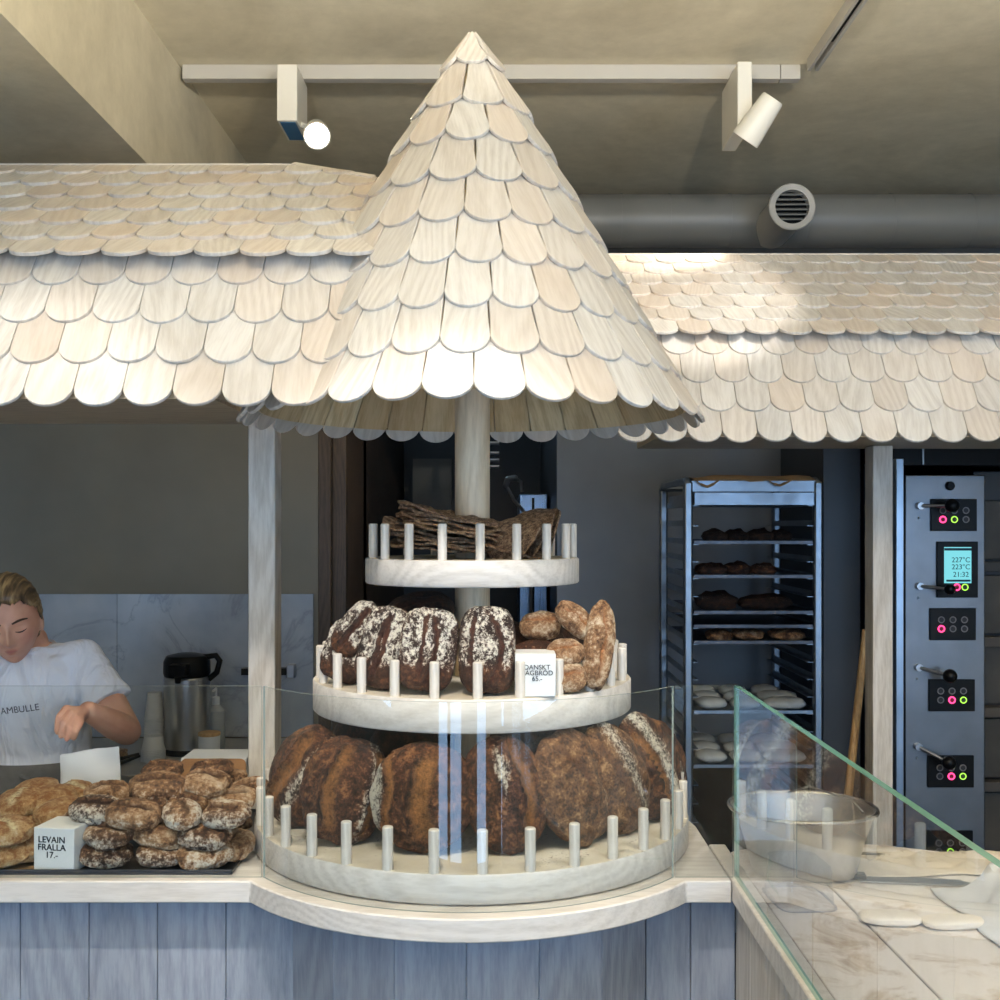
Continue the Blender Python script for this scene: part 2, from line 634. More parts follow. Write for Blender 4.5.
M['shirt'] = cotton()
M['apron'] = plain('grey_apron_cloth', lin(84, 84, 84), 0.9, var=0.15, scale=60)
M['linen'] = plain('floured_linen', lin(222, 224, 230), 0.85, var=0.06, scale=12, bstr=0.3)
M['dough'] = plain('pale_dough', lin(228, 218, 204), 0.7, var=0.08, scale=14, bstr=0.2)
M['flourlump'] = plain('floured_dough', lin(206, 206, 202), 0.8, var=0.1, scale=20, bstr=0.3)
FL = lin(232, 224, 204)
M['miche'] = bread('miche_crust', [(0.30, lin(20, 12, 10)), (0.44, lin(62, 36, 24)), (0.56, lin(98, 60, 40)), (0.72, lin(156, 108, 68))], lin(150, 102, 58), FL, 0.8, 34)
M['miche_pale'] = bread('miche_crust_pale', [(0.32, lin(44, 28, 20)), (0.46, lin(96, 64, 42)), (0.58, lin(132, 94, 64)), (0.72, lin(186, 148, 106))], lin(96, 60, 40), FL, 0.8, 34)
M['rye'] = bread('rye_crust', [(0.3, lin(32, 18, 14)), (0.5, lin(64, 38, 28)), (0.7, lin(120, 78, 50))], lin(70, 38, 28), lin(240, 234, 218), 1.2, 24)
M['roll'] = bread('levain_crust', [(0.3, lin(54, 32, 20)), (0.44, lin(110, 74, 48)), (0.56, lin(166, 124, 86)), (0.72, lin(212, 182, 148))], lin(84, 52, 34), lin(234, 224, 206), 0.9, 24)
M['pale'] = bread('pale_crust', [(0.3, lin(160, 104, 58)), (0.5, lin(206, 166, 116)), (0.7, lin(230, 208, 170))], lin(240, 222, 176), lin(244, 236, 214), 0.6, 30)
M['burnt'] = bread('burnt_crust', [(0.3, lin(20, 12, 10)), (0.5, lin(44, 26, 18)), (0.7, lin(84, 54, 36))], lin(70, 40, 24), FL, 0.7, 40)
M['ciabatta'] = bread('ciabatta_crust', [(0.3, lin(84, 54, 36)), (0.48, lin(156, 118, 84)), (0.66, lin(212, 190, 160))], lin(150, 96, 54), lin(228, 216, 192), 0.9, 28)
M['crisp'] = bread('crispbread', [(0.3, lin(66, 46, 34)), (0.46, lin(138, 106, 80)), (0.64, lin(206, 176, 142))], lin(90, 60, 40), lin(200, 180, 150), 0.7, 60)


# ================================================================== ROOM SHELL
CEIL = 3.08
f = struct(MB().box(-3.3, 3.5, -1.4, 7.3, -0.1, 0).build('floor', M['floor']))
c = struct(MB().box(-3.3, 3.5, -1.4, 7.3, CEIL, CEIL+0.1).build('ceiling', M['ceiling']))
struct(MB().box(-3.3, -3.2, -1.4, 7.3, 0, CEIL).build('wall_left', M['wall_light']))
struct(MB().box(3.4, 3.5, -1.4, 7.3, 0, CEIL).build('wall_right', M['wall_light']))
# storefront wall with its openings
wf = MB()
xs = sorted(OPENINGS)
prev = -3.2
for (a, b, z0, z1) in xs:
    wf.box(prev, a, FRONT_Y-0.1, FRONT_Y, 0, CEIL)
    wf.box(a, b, FRONT_Y-0.1, FRONT_Y, z1, CEIL)
    if z0 > 0:
        wf.box(a, b, FRONT_Y-0.1, FRONT_Y, 0, z0)
    prev = b
wf.box(prev, 3.4, FRONT_Y-0.1, FRONT_Y, 0, CEIL)
struct(wf.build('wall_front', M['wall_light']))
# back partition (left), the deeper wall behind the rack, and the dark side passage
struct(MB().box(-3.2, -0.645, 3.9, 3.98, 0, 2.6).build('wall_back', M['wall']))
wb = MB()
wb.box(0.26, 3.4, 5.0, 5.1, 0, CEIL)
wb.box(-3.2, 0.26, 5.0, 5.1, 2.2, CEIL)
wb.box(-3.2, -0.62, 5.0, 5.1, 0, 2.2)
struct(wb.build('wall_rear', M['wall_blue']))
struct(MB().box(-0.62, 0.26, 7.1, 7.2, 0, CEIL).build('wall_passage', M['dark']))
struct(MB().box(-0.70, -0.62, 3.98, 7.1, 0, 2.5).build('wall_passage_left', M['jamb']))
struct(MB().box(0.26, 0.34, 5.1, 7.1, 0, CEIL).build('wall_passage_right', M['dark']))
struct(MB().box(-0.645, -0.60, 3.9, 3.98, 0, 2.5).box(-0.60, -0.55, 3.93, 4.0, 0, 2.5).build('trim_1', M['jamb'], bevel=0.003))
struct(MB().box(0.34, 1.46, 4.985, 4.999, 0, 0.62).build('shade_panel_rear', plain('painted_wall_shade', lin(26, 27, 30), 0.9, Specular_IOR_Level=0.1)))  # added dark panel standing in for the shade low on the rear wall
struct(MB().box(-3.2, -1.034, -1.3, 5.0, 2.66, CEIL).build('trim_2', M['ceiling']))

# ================================================================== ROOFS


def shingle(mb, tip, u, s, n, w, L, th, taper=1.0, tipd=0.036, clipf=None, lift=0.010):
    """one round-tipped shingle: tip point, across u, up-slope s, outward normal n"""
    jit = random.uniform(-0.0015, 0.0015)
    g = w/2-0.0006
    pts = []
    K = 12
    for k in range(K+1):
        a = PI+PI*k/K
        pts.append((g*math.cos(a), tipd+tipd*math.sin(a)+jit))
    pts += [(g*(1+(taper-1)*0.5), L*0.5), (g*taper, L), (-g*taper, L), (-g*(1+(taper-1)*0.5), L*0.5)]
    lf = lift+random.uniform(-0.001, 0.001)
    vs, uvs = [], []
    ou, ov = random.uniform(0, 50), random.uniform(0, 50)
    sl = random.uniform(-0.25, 0.25)
    for lay in (0, 1):
        for (x, y) in pts:
            h = lf*(1-y/L)+(th if lay else 0)
            vs.append(tip+u*x+s*y+n*h)
            uvs.append((ou+x+sl*y, ov+y))
    N = len(pts)
    fs = [tuple(range(N-1, -1, -1)), tuple(range(N, 2*N))]
    fs += [(i, (i+1) % N, N+(i+1) % N, N+i) for i in range(N)]
    mb.add(vs, fs, uvs)


CX, CY = -0.06, 2.39      # axis of the display tower
APEX_Z, RIM_R, RIM_Z = 2.669, 0.479, 1.817
SL = math.hypot(APEX_Z-RIM_Z, RIM_R)
SR, SZ = RIM_R/SL, (APEX_Z-RIM_Z)/SL


def cone_r(z):
    return max(0, (APEX_Z-z)*SR/SZ)


def hip_cut(o):
    bm = bmesh.new()
    bm.from_mesh(o.data)
    dd = Vector((0.189, -0.10, 0)).normalized()
    geom = bm.verts[:]+bm.edges[:]+bm.faces[:]
    res = bmesh.ops.bisect_plane(bm, geom=geom, plane_co=(-0.483, 2.63, 0), plane_no=(-dd.y, dd.x, 0), clear_outer=True)
    bmesh.ops.holes_fill(bm, edges=[e for e in bm.edges if e.is_boundary], sides=0)
    bm.to_mesh(o.data)
    bm.free()
    return o


def gable_roof(name, label, y0, z0, x0, x1, wsh, joint, hip=None):
    t = thing(name, label, 'roof', ((x0+x1)/2, y0+0.6, 1.845))
    mb = MB()
    ux = Vector((1, 0, 0))
    up1 = Vector((0, 0.5, 0.866))
    n1 = Vector((0, -0.866, 0.5))
    a = R(34)
    up2 = Vector((0, math.cos(a), math.sin(a)))
    n2 = Vector((0, -math.sin(a), math.cos(a)))
    rows = [(Vector((0, y0, z0))+up1*0.095*k, up1, n1, 0.15 if k < 3 else 0.092) for k in range(4)]
    e2 = Vector((0, y0+0.125, z0+0.297))
    rows += [(e2+up2*0.088*k, up2, n2, 0.14 if k < 6 else 0.088) for k in range(7)]
    for k, (o, up, n, L) in enumerate(rows):
        off = joint+(wsh/2 if (k % 2) else 0)
        i0 = math.floor((x0-off)/wsh)
        for i in range(i0, int((x1-x0)/wsh)+i0+2):
            xc = off+(i+0.5)*wsh
            p = o+ux*xc
            if xc < x0 or xc > x1:
                continue
            m = p+up*0.05
            if math.hypot(m.x-CX, m.y-CY) < cone_r(m.z)-(0.0 if k == 0 else 0.02 if k < 4 else 0.07):
                continue
            shingle(mb, p, ux, up, n, wsh, L, 0.008, tipd=0.040 if k < 4 else 0.038, lift=0.010 if k else 0.006)
    shm = mb.build('shingles', M['shingle'], t, smooth=False, bevel=0.0012, segs=1)
    if hip:
        hip_cut(shm)
    # boarding under the shingles
    r2 = e2+up2*0.625
    r1 = e2-Vector((0, 0.0, 0.0))
    sec = [(y0+0.015, z0+0.02), (y0+0.172, z0+0.262), (e2.y+0.088, e2.z+0.050), (r2.y, r2.z-0.004), (r2.y+0.03, r2.z-0.06),
           (r2.y+0.03, z0+0.035), (y0+0.03, z0+0.035)]
    xe = x1 if hip is None else -0.50
    Mx = Matrix(((0, 0, 1, 0), (1, 0, 0, 0), (0, 1, 0, 0), (0, 0, 0, 1)))
    dk = MB()
    if hip is None:
        dk.prism(sec, x0+0.16, x1, M=Mx)
    else:
        dk.prism(sec, x0, -0.56, M=Mx)
    dk = dk.build('roof_body', M['soffit'], t, smooth=False, fix=True)
    if hip:
        hip_cut(dk)
    MB().box(x0, xe, r2.y-0.005, r2.y+0.03, r2.z-0.02, r2.z+0.008).build('ridge_board', M['ash'], t, bevel=0.002)
    return t, rows, r2


def hipf(m):
    # beyond the hip line that runs from the ridge end down to the cone
    if m.x > -0.30:
        return False
    if m.y > 2.50:
        return m.x < -0.483+(2.63-m.y)*1.9
    return True


roofL, _, rL = gable_roof('shingled_canopy_roof', 'whitewashed shingle canopy roof above the worker and the roll tray', 1.99, 1.81, -1.5, -0.16, 0.0898, -0.865, hipf)
mb = MB()
hb = [Vector((-0.495, rL.y+0.005, rL.z+0.004)), Vector((-0.29, 2.52, 2.392))]
d = (hb[1]-hb[0]).normalized()
nn = Vector((0, -math.sin(R(34)), math.cos(R(34))))
sd = d.cross(nn).normalized()
vs = [hb[0]+sd*0.008, hb[0]-sd*0.008, hb[1]-sd*0.008, hb[1]+sd*0.008]
vs = [q-nn*0.03 for q in vs]+[q+nn*0.008 for q in vs]
mb.add(vs, [(0, 1, 2, 3), (7, 6, 5, 4), (0, 4, 5, 1), (1, 5, 6, 2), (2, 6, 7, 3), (3, 7, 4, 0)])
mb.build('hip_board', M['ash'], roofL, fix=True)
# wedge of roof body under the hip, between the gable body and the cone
mb = MB()
up2 = Vector((0, math.cos(R(34)), math.sin(R(34))))
for z0_, z1_ in ((-0.03, -0.004),):
    sfz = lambda y: 2.107+(y-2.115)*0.6745
    poly = [Vector((-0.565, 2.62, sfz(2.62))), Vector((-0.483, 2.62, sfz(2.62))), Vector((-0.27, 2.515, sfz(2.515))), Vector((-0.25, 2.30, sfz(2.30))), Vector((-0.27, 2.20, sfz(2.20))), Vector((-0.565, 2.20, sfz(2.20)))]
    vs = [q+nn*z0_ for q in poly]+[q+nn*z1_ for q in poly]
    mb.add(vs, [tuple(range(6)), tuple(range(11, 5, -1))]+[(i, (i+1) % 6, 6+(i+1) % 6, 6+i) for i in range(6)])
mb.prism([(-0.56, 2.03), (-0.39, 2.03)]+[(CX-0.478*math.cos(R(a)), CY-0.478*math.sin(R(a))) for a in (44, 35, 25, 12, 0)], 1.847, 1.86)
mb.build('hip_boarding', M['soffit'], roofL, fix=True, smooth=False)

roofR, _, rR = gable_roof('shingled_canopy_roof', 'whitewashed shingle canopy roof above the bakery rack and oven', 2.86, 1.81, 0.28, 2.2, 0.0913, 0.397, None)

# ------------------------------------------------------------------ display tower
tower = thing('bread_display_tower', 'round three-tier wooden bread stand under a conical shingled roof', 'display stand', (CX, CY, 0.932))
MB().lathe([(0.0, 0.932), (0.038, 0.932), (0.038, 2.50), (0.0, 2.50)], 32, (CX, CY, 0)).build('pole', M['pole'], tower)


def tier(r, zt, th, npeg, pr, a_first, ph, pegr):
    m = MB()
    m.lathe([(0.0, zt-th), (r-0.003, zt-th), (r, zt-th+0.003), (r, zt-0.003), (r-0.003, zt)], 96, (CX, CY, 0))
    m.lathe([(r-0.003, zt), (0.0, zt)], 96, (CX, CY, 0), mi=1)
    sh = m.build('round_shelf', [M['ash'], M['shelf_top']], tower, sharp=50)
    pm = MB().lathe([(0, 0), (pegr, 0), (pegr, ph-0.002), (pegr-0.002, ph), (0, ph)], 16)
    first = None
    for k in range(npeg):
        a = R(a_first)+2*PI*k/npeg-PI/2
        if first is None:
            first = pm.build('peg', M['ash_peg'], sh, local=True)
            o = first
        else:
            o = first.copy()
            COL.objects.link(o)
        o.location = Vector((CX+pr*math.cos(a), CY+pr*math.sin(a), zt-0.001))
        o.matrix_parent_inverse = world_of(sh).inverted()
    return sh


tier(0.463, 0.986, 0.053, 33, 0.451, 3.7, 0.078, 0.0098)
tier(0.342, 1.274, 0.064, 25, 0.326, 3.2, 0.070, 0.0094)
tier(0.231, 1.530, 0.054, 18, 0.217, 5.5, 0.074, 0.0092)

roof = bpy.data.objects.new('cone_roof', None)
mb = MB()
# boarded inner cone
NB = 30
for k in range(NB):
    a0, a1 = 2*PI*k/NB+0.003, 2*PI*(k+1)/NB-0.003
    ou, ov = random.uniform(0, 50), random.uniform(0, 50)
    vs, uvs = [], []
    for rr_, zz, in ((0.464, 1.846), (0.452, 1.840), (0.018, 2.60), (0.030, 2.615)):
        for a in (a0, (a0+a1)/2, a1):
            vs.append((CX+rr_*math.cos(a), CY+rr_*math.sin(a), zz))
            uvs.append((ou+rr_*(a-a0), ov+zz*1.15))
    fs = []
    for i in range(4):
        j = (i+1) % 4
        for q in range(2):
            fs.append((i*3+q, i*3+q+1, j*3+q+1, j*3+q))
    mb.add(vs, fs, uvs)
cone = mb.build('conical_roof', M['lining'], tower, smooth=False, fix=True)
mb = MB()
rowS = [0.117, 0.241, 0.346, 0.461, 0.568, 0.673, 0.780, 0.886, 0.986]
cnt = [6, 9, 12, 15, 19, 23, 27, 30, 33]
offa = [0, 12, -2, -8.8, 7.7, 3.6, 0.3, -0.3, -3.7]
for s_, n_, of in zip(rowS, cnt, offa):
    r_ = s_*SR
    wr = 2*r_*math.tan(PI/n_)
    for k in range(n_):
        a = R(of)+2*PI*k/n_-PI/2
        e = Vector((math.cos(a), math.sin(a), 0))
        tip = Vector((CX, CY, APEX_Z))+e*r_-Vector((0, 0, s_*SZ))
        up = (Vector((0, 0, SZ))-e*SR).normalized()
        nrm = (e*SZ+Vector((0, 0, SR))).normalized()
        u = Vector((-math.sin(a), math.cos(a), 0))
        L = min(0.165, s_*0.98)
        shingle(mb, tip, u, up, nrm, wr, L, 0.008, taper=max(0.04, 1-L/s_), tipd=0.038 if n_ > 9 else 0.022, lift=0.011)
o = mb.build('shingles', M['shingle'], cone, smooth=False, bevel=0.0012, segs=1)

# ------------------------------------------------------------------ posts
def post(px0, px1, Y, dep, z0, z1, label):
    a, b = (px0-500)/1100*Y, (px1-500)/1100*Y
    return tag(MB().box(a, b, Y, Y+dep, z0, z1).build('canopy_post', M['ash_z'], bevel=0.003), label, 'post')


post(248, 275, 2.56, 0.075, 0.932, 1.843, 'square whitewashed post rising from the counter beside the tower')
post(873, 893, 3.36, 0.075, 0.0, 1.843, 'square pale post standing between the rack and the oven')

# ================================================================== COUNTER
CZ = 0.93
counter = thing('display_counter', 'wooden service counter with curved front and blue-grey planks', 'counter', (-0.5, 2.4, 0))


def arc(cx, cy, r, a0, a1, n=40):
    return [(cx+r*math.cos(a0+(a1-a0)*k/n), cy+r*math.sin(a0+(a1-a0)*k/n)) for k in range(n+1)]


FY = 2.07
aL = math.atan2(FY-CY, -math.sqrt(0.52**2-(CY-FY)**2))
aR = math.atan2(FY-CY, math.sqrt(0.52**2-(CY-FY)**2))
poly = [(-1.6, FY)]+arc(CX, CY, 0.52, aL, aR, 48)+[(0.436, FY), (0.436, 2.26), (0.436, 2.45)]
b0 = math.atan2(0.06, 0.496)
b1 = math.atan2(0.33, -0.376)
poly += arc(CX, CY, 0.50, b0, b1, 30)[1:]+[(-1.6, 2.72)]
MB().prism(poly, CZ-0.042, CZ).build('countertop', M['ash'], counter, bevel=0.003, sharp=30)


def planks(pts, wd, th, z0, z1, inward):
    """boards standing along a polyline; inward = unit side multiplier"""
    m = MB()
    for (p, q) in pts:
        p, q = Vector((*p, 0)), Vector((*q, 0))
        L = (q-p).length
        n = max(1, round(L/wd))
        d_ = (q-p)/L
        nr = Vector((-d_.y, d_.x, 0))*inward
        for k in range(n):
            a, b = p+d_*(L*k/n+0.0007), p+d_*(L*(k+1)/n-0.0007)
            vs = [a, b, b+nr*th, a+nr*th]
            m.prism([(v.x, v.y) for v in vs], z0, z1)
    return m


m = planks([((-1.6, 2.14), (-0.40, 2.14))], 0.135, 0.02, 0.0, CZ-0.042, 1)
m.build('front_panelling', M['plank'], counter, smooth=False, fix=True, bevel=0.0012, segs=1)
dr = arc(CX, CY, 0.425, math.atan2(-0.25, -0.344), math.atan2(-0.25, 0.344), 6)
m = planks(list(zip(dr[:-1], dr[1:])), 0.5, 0.02, 0.0, CZ-0.042, 1)
m.build('curved_panelling', M['plank'], counter, smooth=False, fix=True, bevel=0.0012, segs=1)
m = planks([((0.284, 2.14), (0.458, 2.14))], 0.09, 0.02, 0.0, CZ-0.042, 1)
m.build('corner_panelling', M['plank'], counter, smooth=False, fix=True, bevel=0.0012, segs=1)
MB().box(-1.6, -0.44, 2.68, 2.70, 0, CZ-0.042).build('back_panel', M['plank'], counter)

# work table with floured boards, running towards the camera
tbl = thing('work_table', 'long wooden work table dusted with flour', 'table', (1.0, 1.3, 0))
TX = 0.438
MB().prism([(TX, 0.2), (TX+0.035, 0.2), (TX+0.035, 2.31), (TX, 2.31)], CZ-0.042, CZ).build('edge_strip', M['ash'], tbl, bevel=0.003)
MB().prism([(TX+0.0365, 0.2), (0.655, 0.2), (0.612, 2.0), (0.600, 2.33), (TX+0.0365, 2.26)], CZ-0.04, CZ-0.001).build('table_board', M['table'], tbl, bevel=0.002)
MB().prism([(0.659, 0.2), (1.75, 0.2), (1.75, 2.0), (1.10, 2.17), (0.80, 2.31), (0.604, 2.33), (0.616, 2.0)], CZ-0.04, CZ-0.001).build('table_board', M['table'], tbl, bevel=0.002)
m = planks([((0.458, 0.2), (0.458, 2.135))], 0.12, 0.02, 0.0, CZ-0.042, -1)
m.build('side_panelling', M['ash_z'], tbl, smooth=False, fix=True, bevel=0.0012, segs=1)
for (x, y) in ((0.56, 2.18), (1.6, 1.9), (1.6, 0.35), (0.56, 0.35)):
    MB().box(x-0.03, x+0.03, y-0.03, y+0.03, 0, CZ-0.04).build('leg', M['ash_z'], tbl)

# ------------------------------------------------------------------ glass screens
GT = 1.294


def glass_slab(name, poly_in, z0, z1, mats, label):
    """poly: closed thin outline whose first half is one face and second half the other"""
    m = MB()
    n = len(poly_in)
    vs = [(x, y, z0) for x, y in poly_in]+[(x, y, z1) for x, y in poly_in]
    h = n//2
    for i in range(n):
        j = (i+1) % n
        m_i = 1 if i in (h-1, n-1) else 0
        m.add([vs[i], vs[j], vs[n+j], vs[n+i]], [(0, 1, 2, 3)], mi=m_i)
    for zi in (0, n):
        for i in range(h-1):
            a, b, c2, d2 = vs[zi+i], vs[zi+i+1], vs[zi+n-2-i], vs[zi+n-1-i]
            m.add([a, b, c2, d2], [(0, 1, 2, 3)], mi=1)
    bm_o = m.build(name, mats, None, sharp=30)
    me = bm_o.data
    b = bmesh.new()
    b.from_mesh(me)
    bmesh.ops.remove_doubles(b, verts=b.verts, dist=1e-5)
    bmesh.ops.recalc_face_normals(b, faces=b.faces)
    b.to_mesh(me)
    b.free()
    me.set_sharp_from_angle(angle=R(30))
    return tag(bm_o, label, 'glass screen')


GR = 0.492
gy = 2.09
gx = math.sqrt(GR**2-(CY-gy)**2)
G1 = [M['glass'], M['edge']]
glass_slab('glass_screen', [(-1.6, gy), (CX-gx-0.003, gy), (CX-gx-0.003, gy+0.004), (-1.6, gy+0.004)], CZ+0.0005, GT, G1, 'straight clear glass screen in front of the tray of rolls')
ao = arc(CX, CY, GR, math.atan2(gy-CY, -gx), math.atan2(gy-CY, gx), 48)
ai = arc(CX, CY, GR-0.004, math.atan2(gy-CY, gx), math.atan2(gy-CY, -gx), 48)
glass_slab('glass_screen', ao+ai, CZ+0.0005, GT, G1, 'curved clear glass screen wrapped around the bottom bread tier')
glass_slab('glass_screen', [(CX+gx+0.003, gy), (0.443, gy), (0.443, gy+0.004), (CX+gx+0.003, gy+0.004)], CZ+0.0005, GT, G1, 'small square glass pane closing the counter corner')
glass_slab('glass_screen', [(0.446, 0.45), (0.446, gy+0.006), (0.456, gy+0.006), (0.456, 0.45)], CZ+0.0005, GT, [M['glass'], M['edge_green']], 'long glass screen with green edge standing along the work table')

# ================================================================== BREAD
def loaf(name, label, cat, group, size, Mx, mat, seed, slashes=(), flour=None, p=2.3, sub=4, flat=0.55, amp=0.03, frq=2.2, bake=None, rest=None, taper=0.0):
    bm = bmesh.new()
    bmesh.ops.create_icosphere(bm, subdivisions=sub, radius=1)
    L, W, T = size[0]/2, size[1]/2, size[2]
    sx, fx, bx_ = [], [], []
    off = Vector((seed*3.17, seed*1.31, seed*0.77))
    for v in bm.verts:
        d_ = v.co.normalized()
        k = (abs(d_.x)**p+abs(d_.y)**p+abs(d_.z)**p)**(-1/p)
        q = d_*k
        sv = 0.0
        dz = 0.0
        ear = 0.0
        if q.z > 0.15:
            for (oy, cv, hw, dep) in slashes:
                dist = q.y-(oy+cv*q.x*q.x)+0.10*noise.noise(Vector((q.x*3, seed, 0)))+0.05*noise.noise(Vector((q.x*10, seed, q.y*4)))
                e = 1-min(1, max(0, (abs(q.x)-0.62)/0.25))
                if e <= 0:
                    continue
                if abs(dist) < hw:
                    g = (1-(dist/hw)**2)
                    sv = max(sv, e*min(1, g*1.6))
                    dz -= dep*g*e
                e0 = dist-hw
                if -0.03 < e0 < 0.14:
                    g = (e0+0.03)/0.03 if e0 < 0 else 1-e0/0.14
                    dz += dep*1.5*g*e
                    if dep > 0.0075 and e0 > -0.01:
                        ear = max(ear, g*e)
        nz = amp*(noise.noise(q*frq+off)+0.5*noise.noise(q*frq*2.3+off)+0.22*noise.noise(q*frq*6+off))
        zz = q.z*(T*(1-flat) if q.z > 0 else T*flat*0.8)
        tp = 1-taper*q.x
        co = Vector((q.x*L, q.y*W*tp, zz))
        co += Vector((d_.x*L, d_.y*W, d_.z*T*0.5))*nz*1.6
        co.z += dz
        sx.append(min(1, sv))
        fl = flour(q) if flour else 0.0
        fx.append(fl-sv*0.35)
        bx_.append((bake(q) if bake else 0.0)-0.22*(1 if ear > 0.75 else 0)*ear+0.06*ear)
        v.co = co
    me = bpy.data.meshes.new(name)
    bm.to_mesh(me)
    bm.free()
    for nm, arr in (('slash', sx), ('flour', fx), ('bake', bx_)):
        at = me.attributes.new(nm, 'FLOAT', 'POINT')
        at.data.foreach_set('value', arr)
    for pl in me.polygons:
        pl.use_smooth = True
    me.materials.append(mat)
    o = bpy.data.objects.new(name, me)
    COL.objects.link(o)
    if rest is not None:
        mz = min((Mx @ v.co).z for v in me.vertices)
        Mx = Matrix.Translation((0, 0, rest-mz)) @ Mx
    o.matrix_world = Mx
    return tag(o, label, cat, group)


def ndir(yaw, pitch):
    y, p_ = R(yaw), R(pitch)
    return Vector((math.sin(y)*math.cos(p_), -math.cos(y)*math.cos(p_), math.sin(p_)))


Z1 = 0.987
G_M = 'large sourdough loaves on the bottom tier'
sidefl = lambda side, s=0.30: (lambda q: s-1.1*abs(q.y-side) if q.z > -0.2 else -0.1)
big = [
    # px, py, Y, (L,W,T), yaw, pitch, roll, mat, slashes, flour, label
    (306, 782, 2.20, (0.225, 0.20, 0.10), -36, 14, 30, 'miche', [(0.15, 0.15, 0.10, 0.010)], sidefl(-0.25, 0.26), 'outermost dark sourdough loaf leaning at the post end of the bottom tier'),
    (346, 795, 2.08, (0.215, 0.185, 0.11), 16, 14, 16, 'miche', [(0.42, -0.45, 0.10, 0.013), (-0.6, 0.1, 0.06, 0.006)], sidefl(-0.48, 0.24), 'dark sourdough loaf with a pale flour streak, second from the post on bottom tier'),
    (424, 809, 2.02, (0.212, 0.215, 0.11), -4, 12, 4, 'miche', [(0.02, -0.30, 0.12, 0.013), (0.62, 0.15, 0.05, 0.010)], lambda q: 0.34-0.9*abs(q.y-0.95), 'round loaf with a wide golden split, upright left of the tower pole'.replace('left of', 'just beside')),
    (506, 805, 2.02, (0.225, 0.175, 0.11), 6, 12, -10, 'miche', [(-0.50, 0.40, 0.08, 0.012)], lambda q: 0.36-1.3*abs(q.y-0.05)-0.5*abs(q.x-0.45), 'reddish brown loaf with a central flour stripe on the bottom tier'),
    (574, 797, 2.07, (0.235, 0.20, 0.10), 42, 14, -18, 'miche_pale', [(-0.05, 0.4, 0.09, 0.014)], lambda q: 0.20-0.6*abs(q.y+0.55)-0.2*abs(q.x+0.3), 'tan loaf leaning with its split crust toward the upright reddish loaf'),
    (615, 788, 2.14, (0.235, 0.20, 0.085), 46, 14, -20, 'miche_pale', [(0.15, 0.3, 0.10, 0.012)], lambda q: 0.26-0.7*abs(q.y+0.25), 'floured tan loaf squeezed in the middle of the leaning row'),
    (648, 778, 2.24, (0.235, 0.20, 0.085), 46, 14, -24, 'miche', [(0.1, 0.3, 0.09, 0.012)], lambda q: 0.30-0.7*abs(q.y+0.2), 'brown loaf with white flour flecks near the end of the leaning row'),
    (662, 775, 2.34, (0.20, 0.17, 0.075), 52, 12, -22, 'miche', [(0.1, 0.3, 0.09, 0.012)], lambda q: 0.30-0.7*abs(q.y+0.1), 'last loaf of the leaning row, partly hidden by the row before it'),
]
for i, (px, py, Y, sz, yaw, pt, ro, mt, sl, fl, lb) in enumerate(big):
    Y += 0.05
    sz = (sz[0]*0.95, sz[1]*0.93, sz[2]*0.9)
    sl = [(a_, b_, c_*1.7, d_*0.75) for a_, b_, c_, d_ in sl]
    _f = fl
    fl = lambda q, _f=_f: _f(q)*0.85+0.095
    loaf('sourdough_loaf', lb, 'bread', G_M, sz, frame(P(px, py, Y), ndir(yaw, pt), R(ro)), M[mt], i+1, sl, fl, sub=5, rest=Z1, amp=0.05, p=2.1)
for i, (x, y, yaw) in enumerate(((-0.30, 2.52, 200), (-0.16, 2.66, 170), (0.05, 2.68, 150), (0.20, 2.56, 120), (-0.2, 2.42, 190), (0.07, 2.44, 150))):
    loaf('sourdough_loaf', ['dark loaf standing on the back of the bottom tier near the post', 'dark loaf at the back of the bottom tier behind the pole', 'dark loaf at the back of the bottom tier facing the passage', 'dark loaf at the back of the bottom tier facing the rack', 'dark loaf tucked between the pole and the post-side loaves', 'dark loaf tucked between the pole and the leaning tan row'][i],
         'bread', G_M, (0.20, 0.18, 0.085), frame((x, y, 1.09), ndir(yaw, 10), 0), M['burnt'], 20+i, [(0.1, 0.2, 0.1, 0.01)], None, sub=4, rest=Z1)

# middle tier
Z2 = 1.275
G_R = 'floured rye loaves on the middle tier'
ryf = lambda q: 0.25-0.55*max(0, -q.x-0.30)-0.25*max(0, abs(q.y)-0.75) if q.z > 0.0 else -0.35
rye = [
    (348, 668, 2.24, (0.125, 0.10, 0.09), -25, 14, 12, 'lower rye loaf at the post end of the middle tier'),
    (386, 653, 2.16, (0.160, 0.100, 0.09), -16, 12, 14, 'tall floured rye loaf second from the post end of the middle tier'),
    (428, 659, 2.11, (0.158, 0.108, 0.09), 4, 12, 8, 'wide white-floured rye loaf just beside the tower pole'),
    (487, 659, 2.10, (0.165, 0.104, 0.09), -2, 12, 0, 'upright floured rye loaf in front of the tower pole beside the price block'),
]
for i, (px, py, Y, sz, yaw, pt, ro, lb) in enumerate(rye):
    Y += 0.018
    sz = (sz[0]*1.0, sz[1]*1.03, sz[2]*0.70)
    loaf('rye_loaf', lb, 'bread', G_R, sz, frame(P(px, py, Y), ndir(yaw, pt), R(ro)), M['rye'], 40+i, [(0.35-0.3*i, -0.5+0.4*i, 0.09, 0.007), (-0.5+0.35*i, 0.6-0.3*i, 0.06, 0.005)] if i else [], ryf, p=3.6, sub=5, rest=Z2, amp=0.035, frq=3)
loaf('rye_loaf', 'floured rye loaf leaning on top at the post end of the middle tier', 'bread', G_R, (0.125, 0.085, 0.07), frame(P(359, 631, 2.25), ndir(-20, 18), R(34)), M['rye'], 47, [(-0.1, 0.1, 0.12, 0.008)], ryf, p=3.0, sub=5, amp=0.035, frq=3)
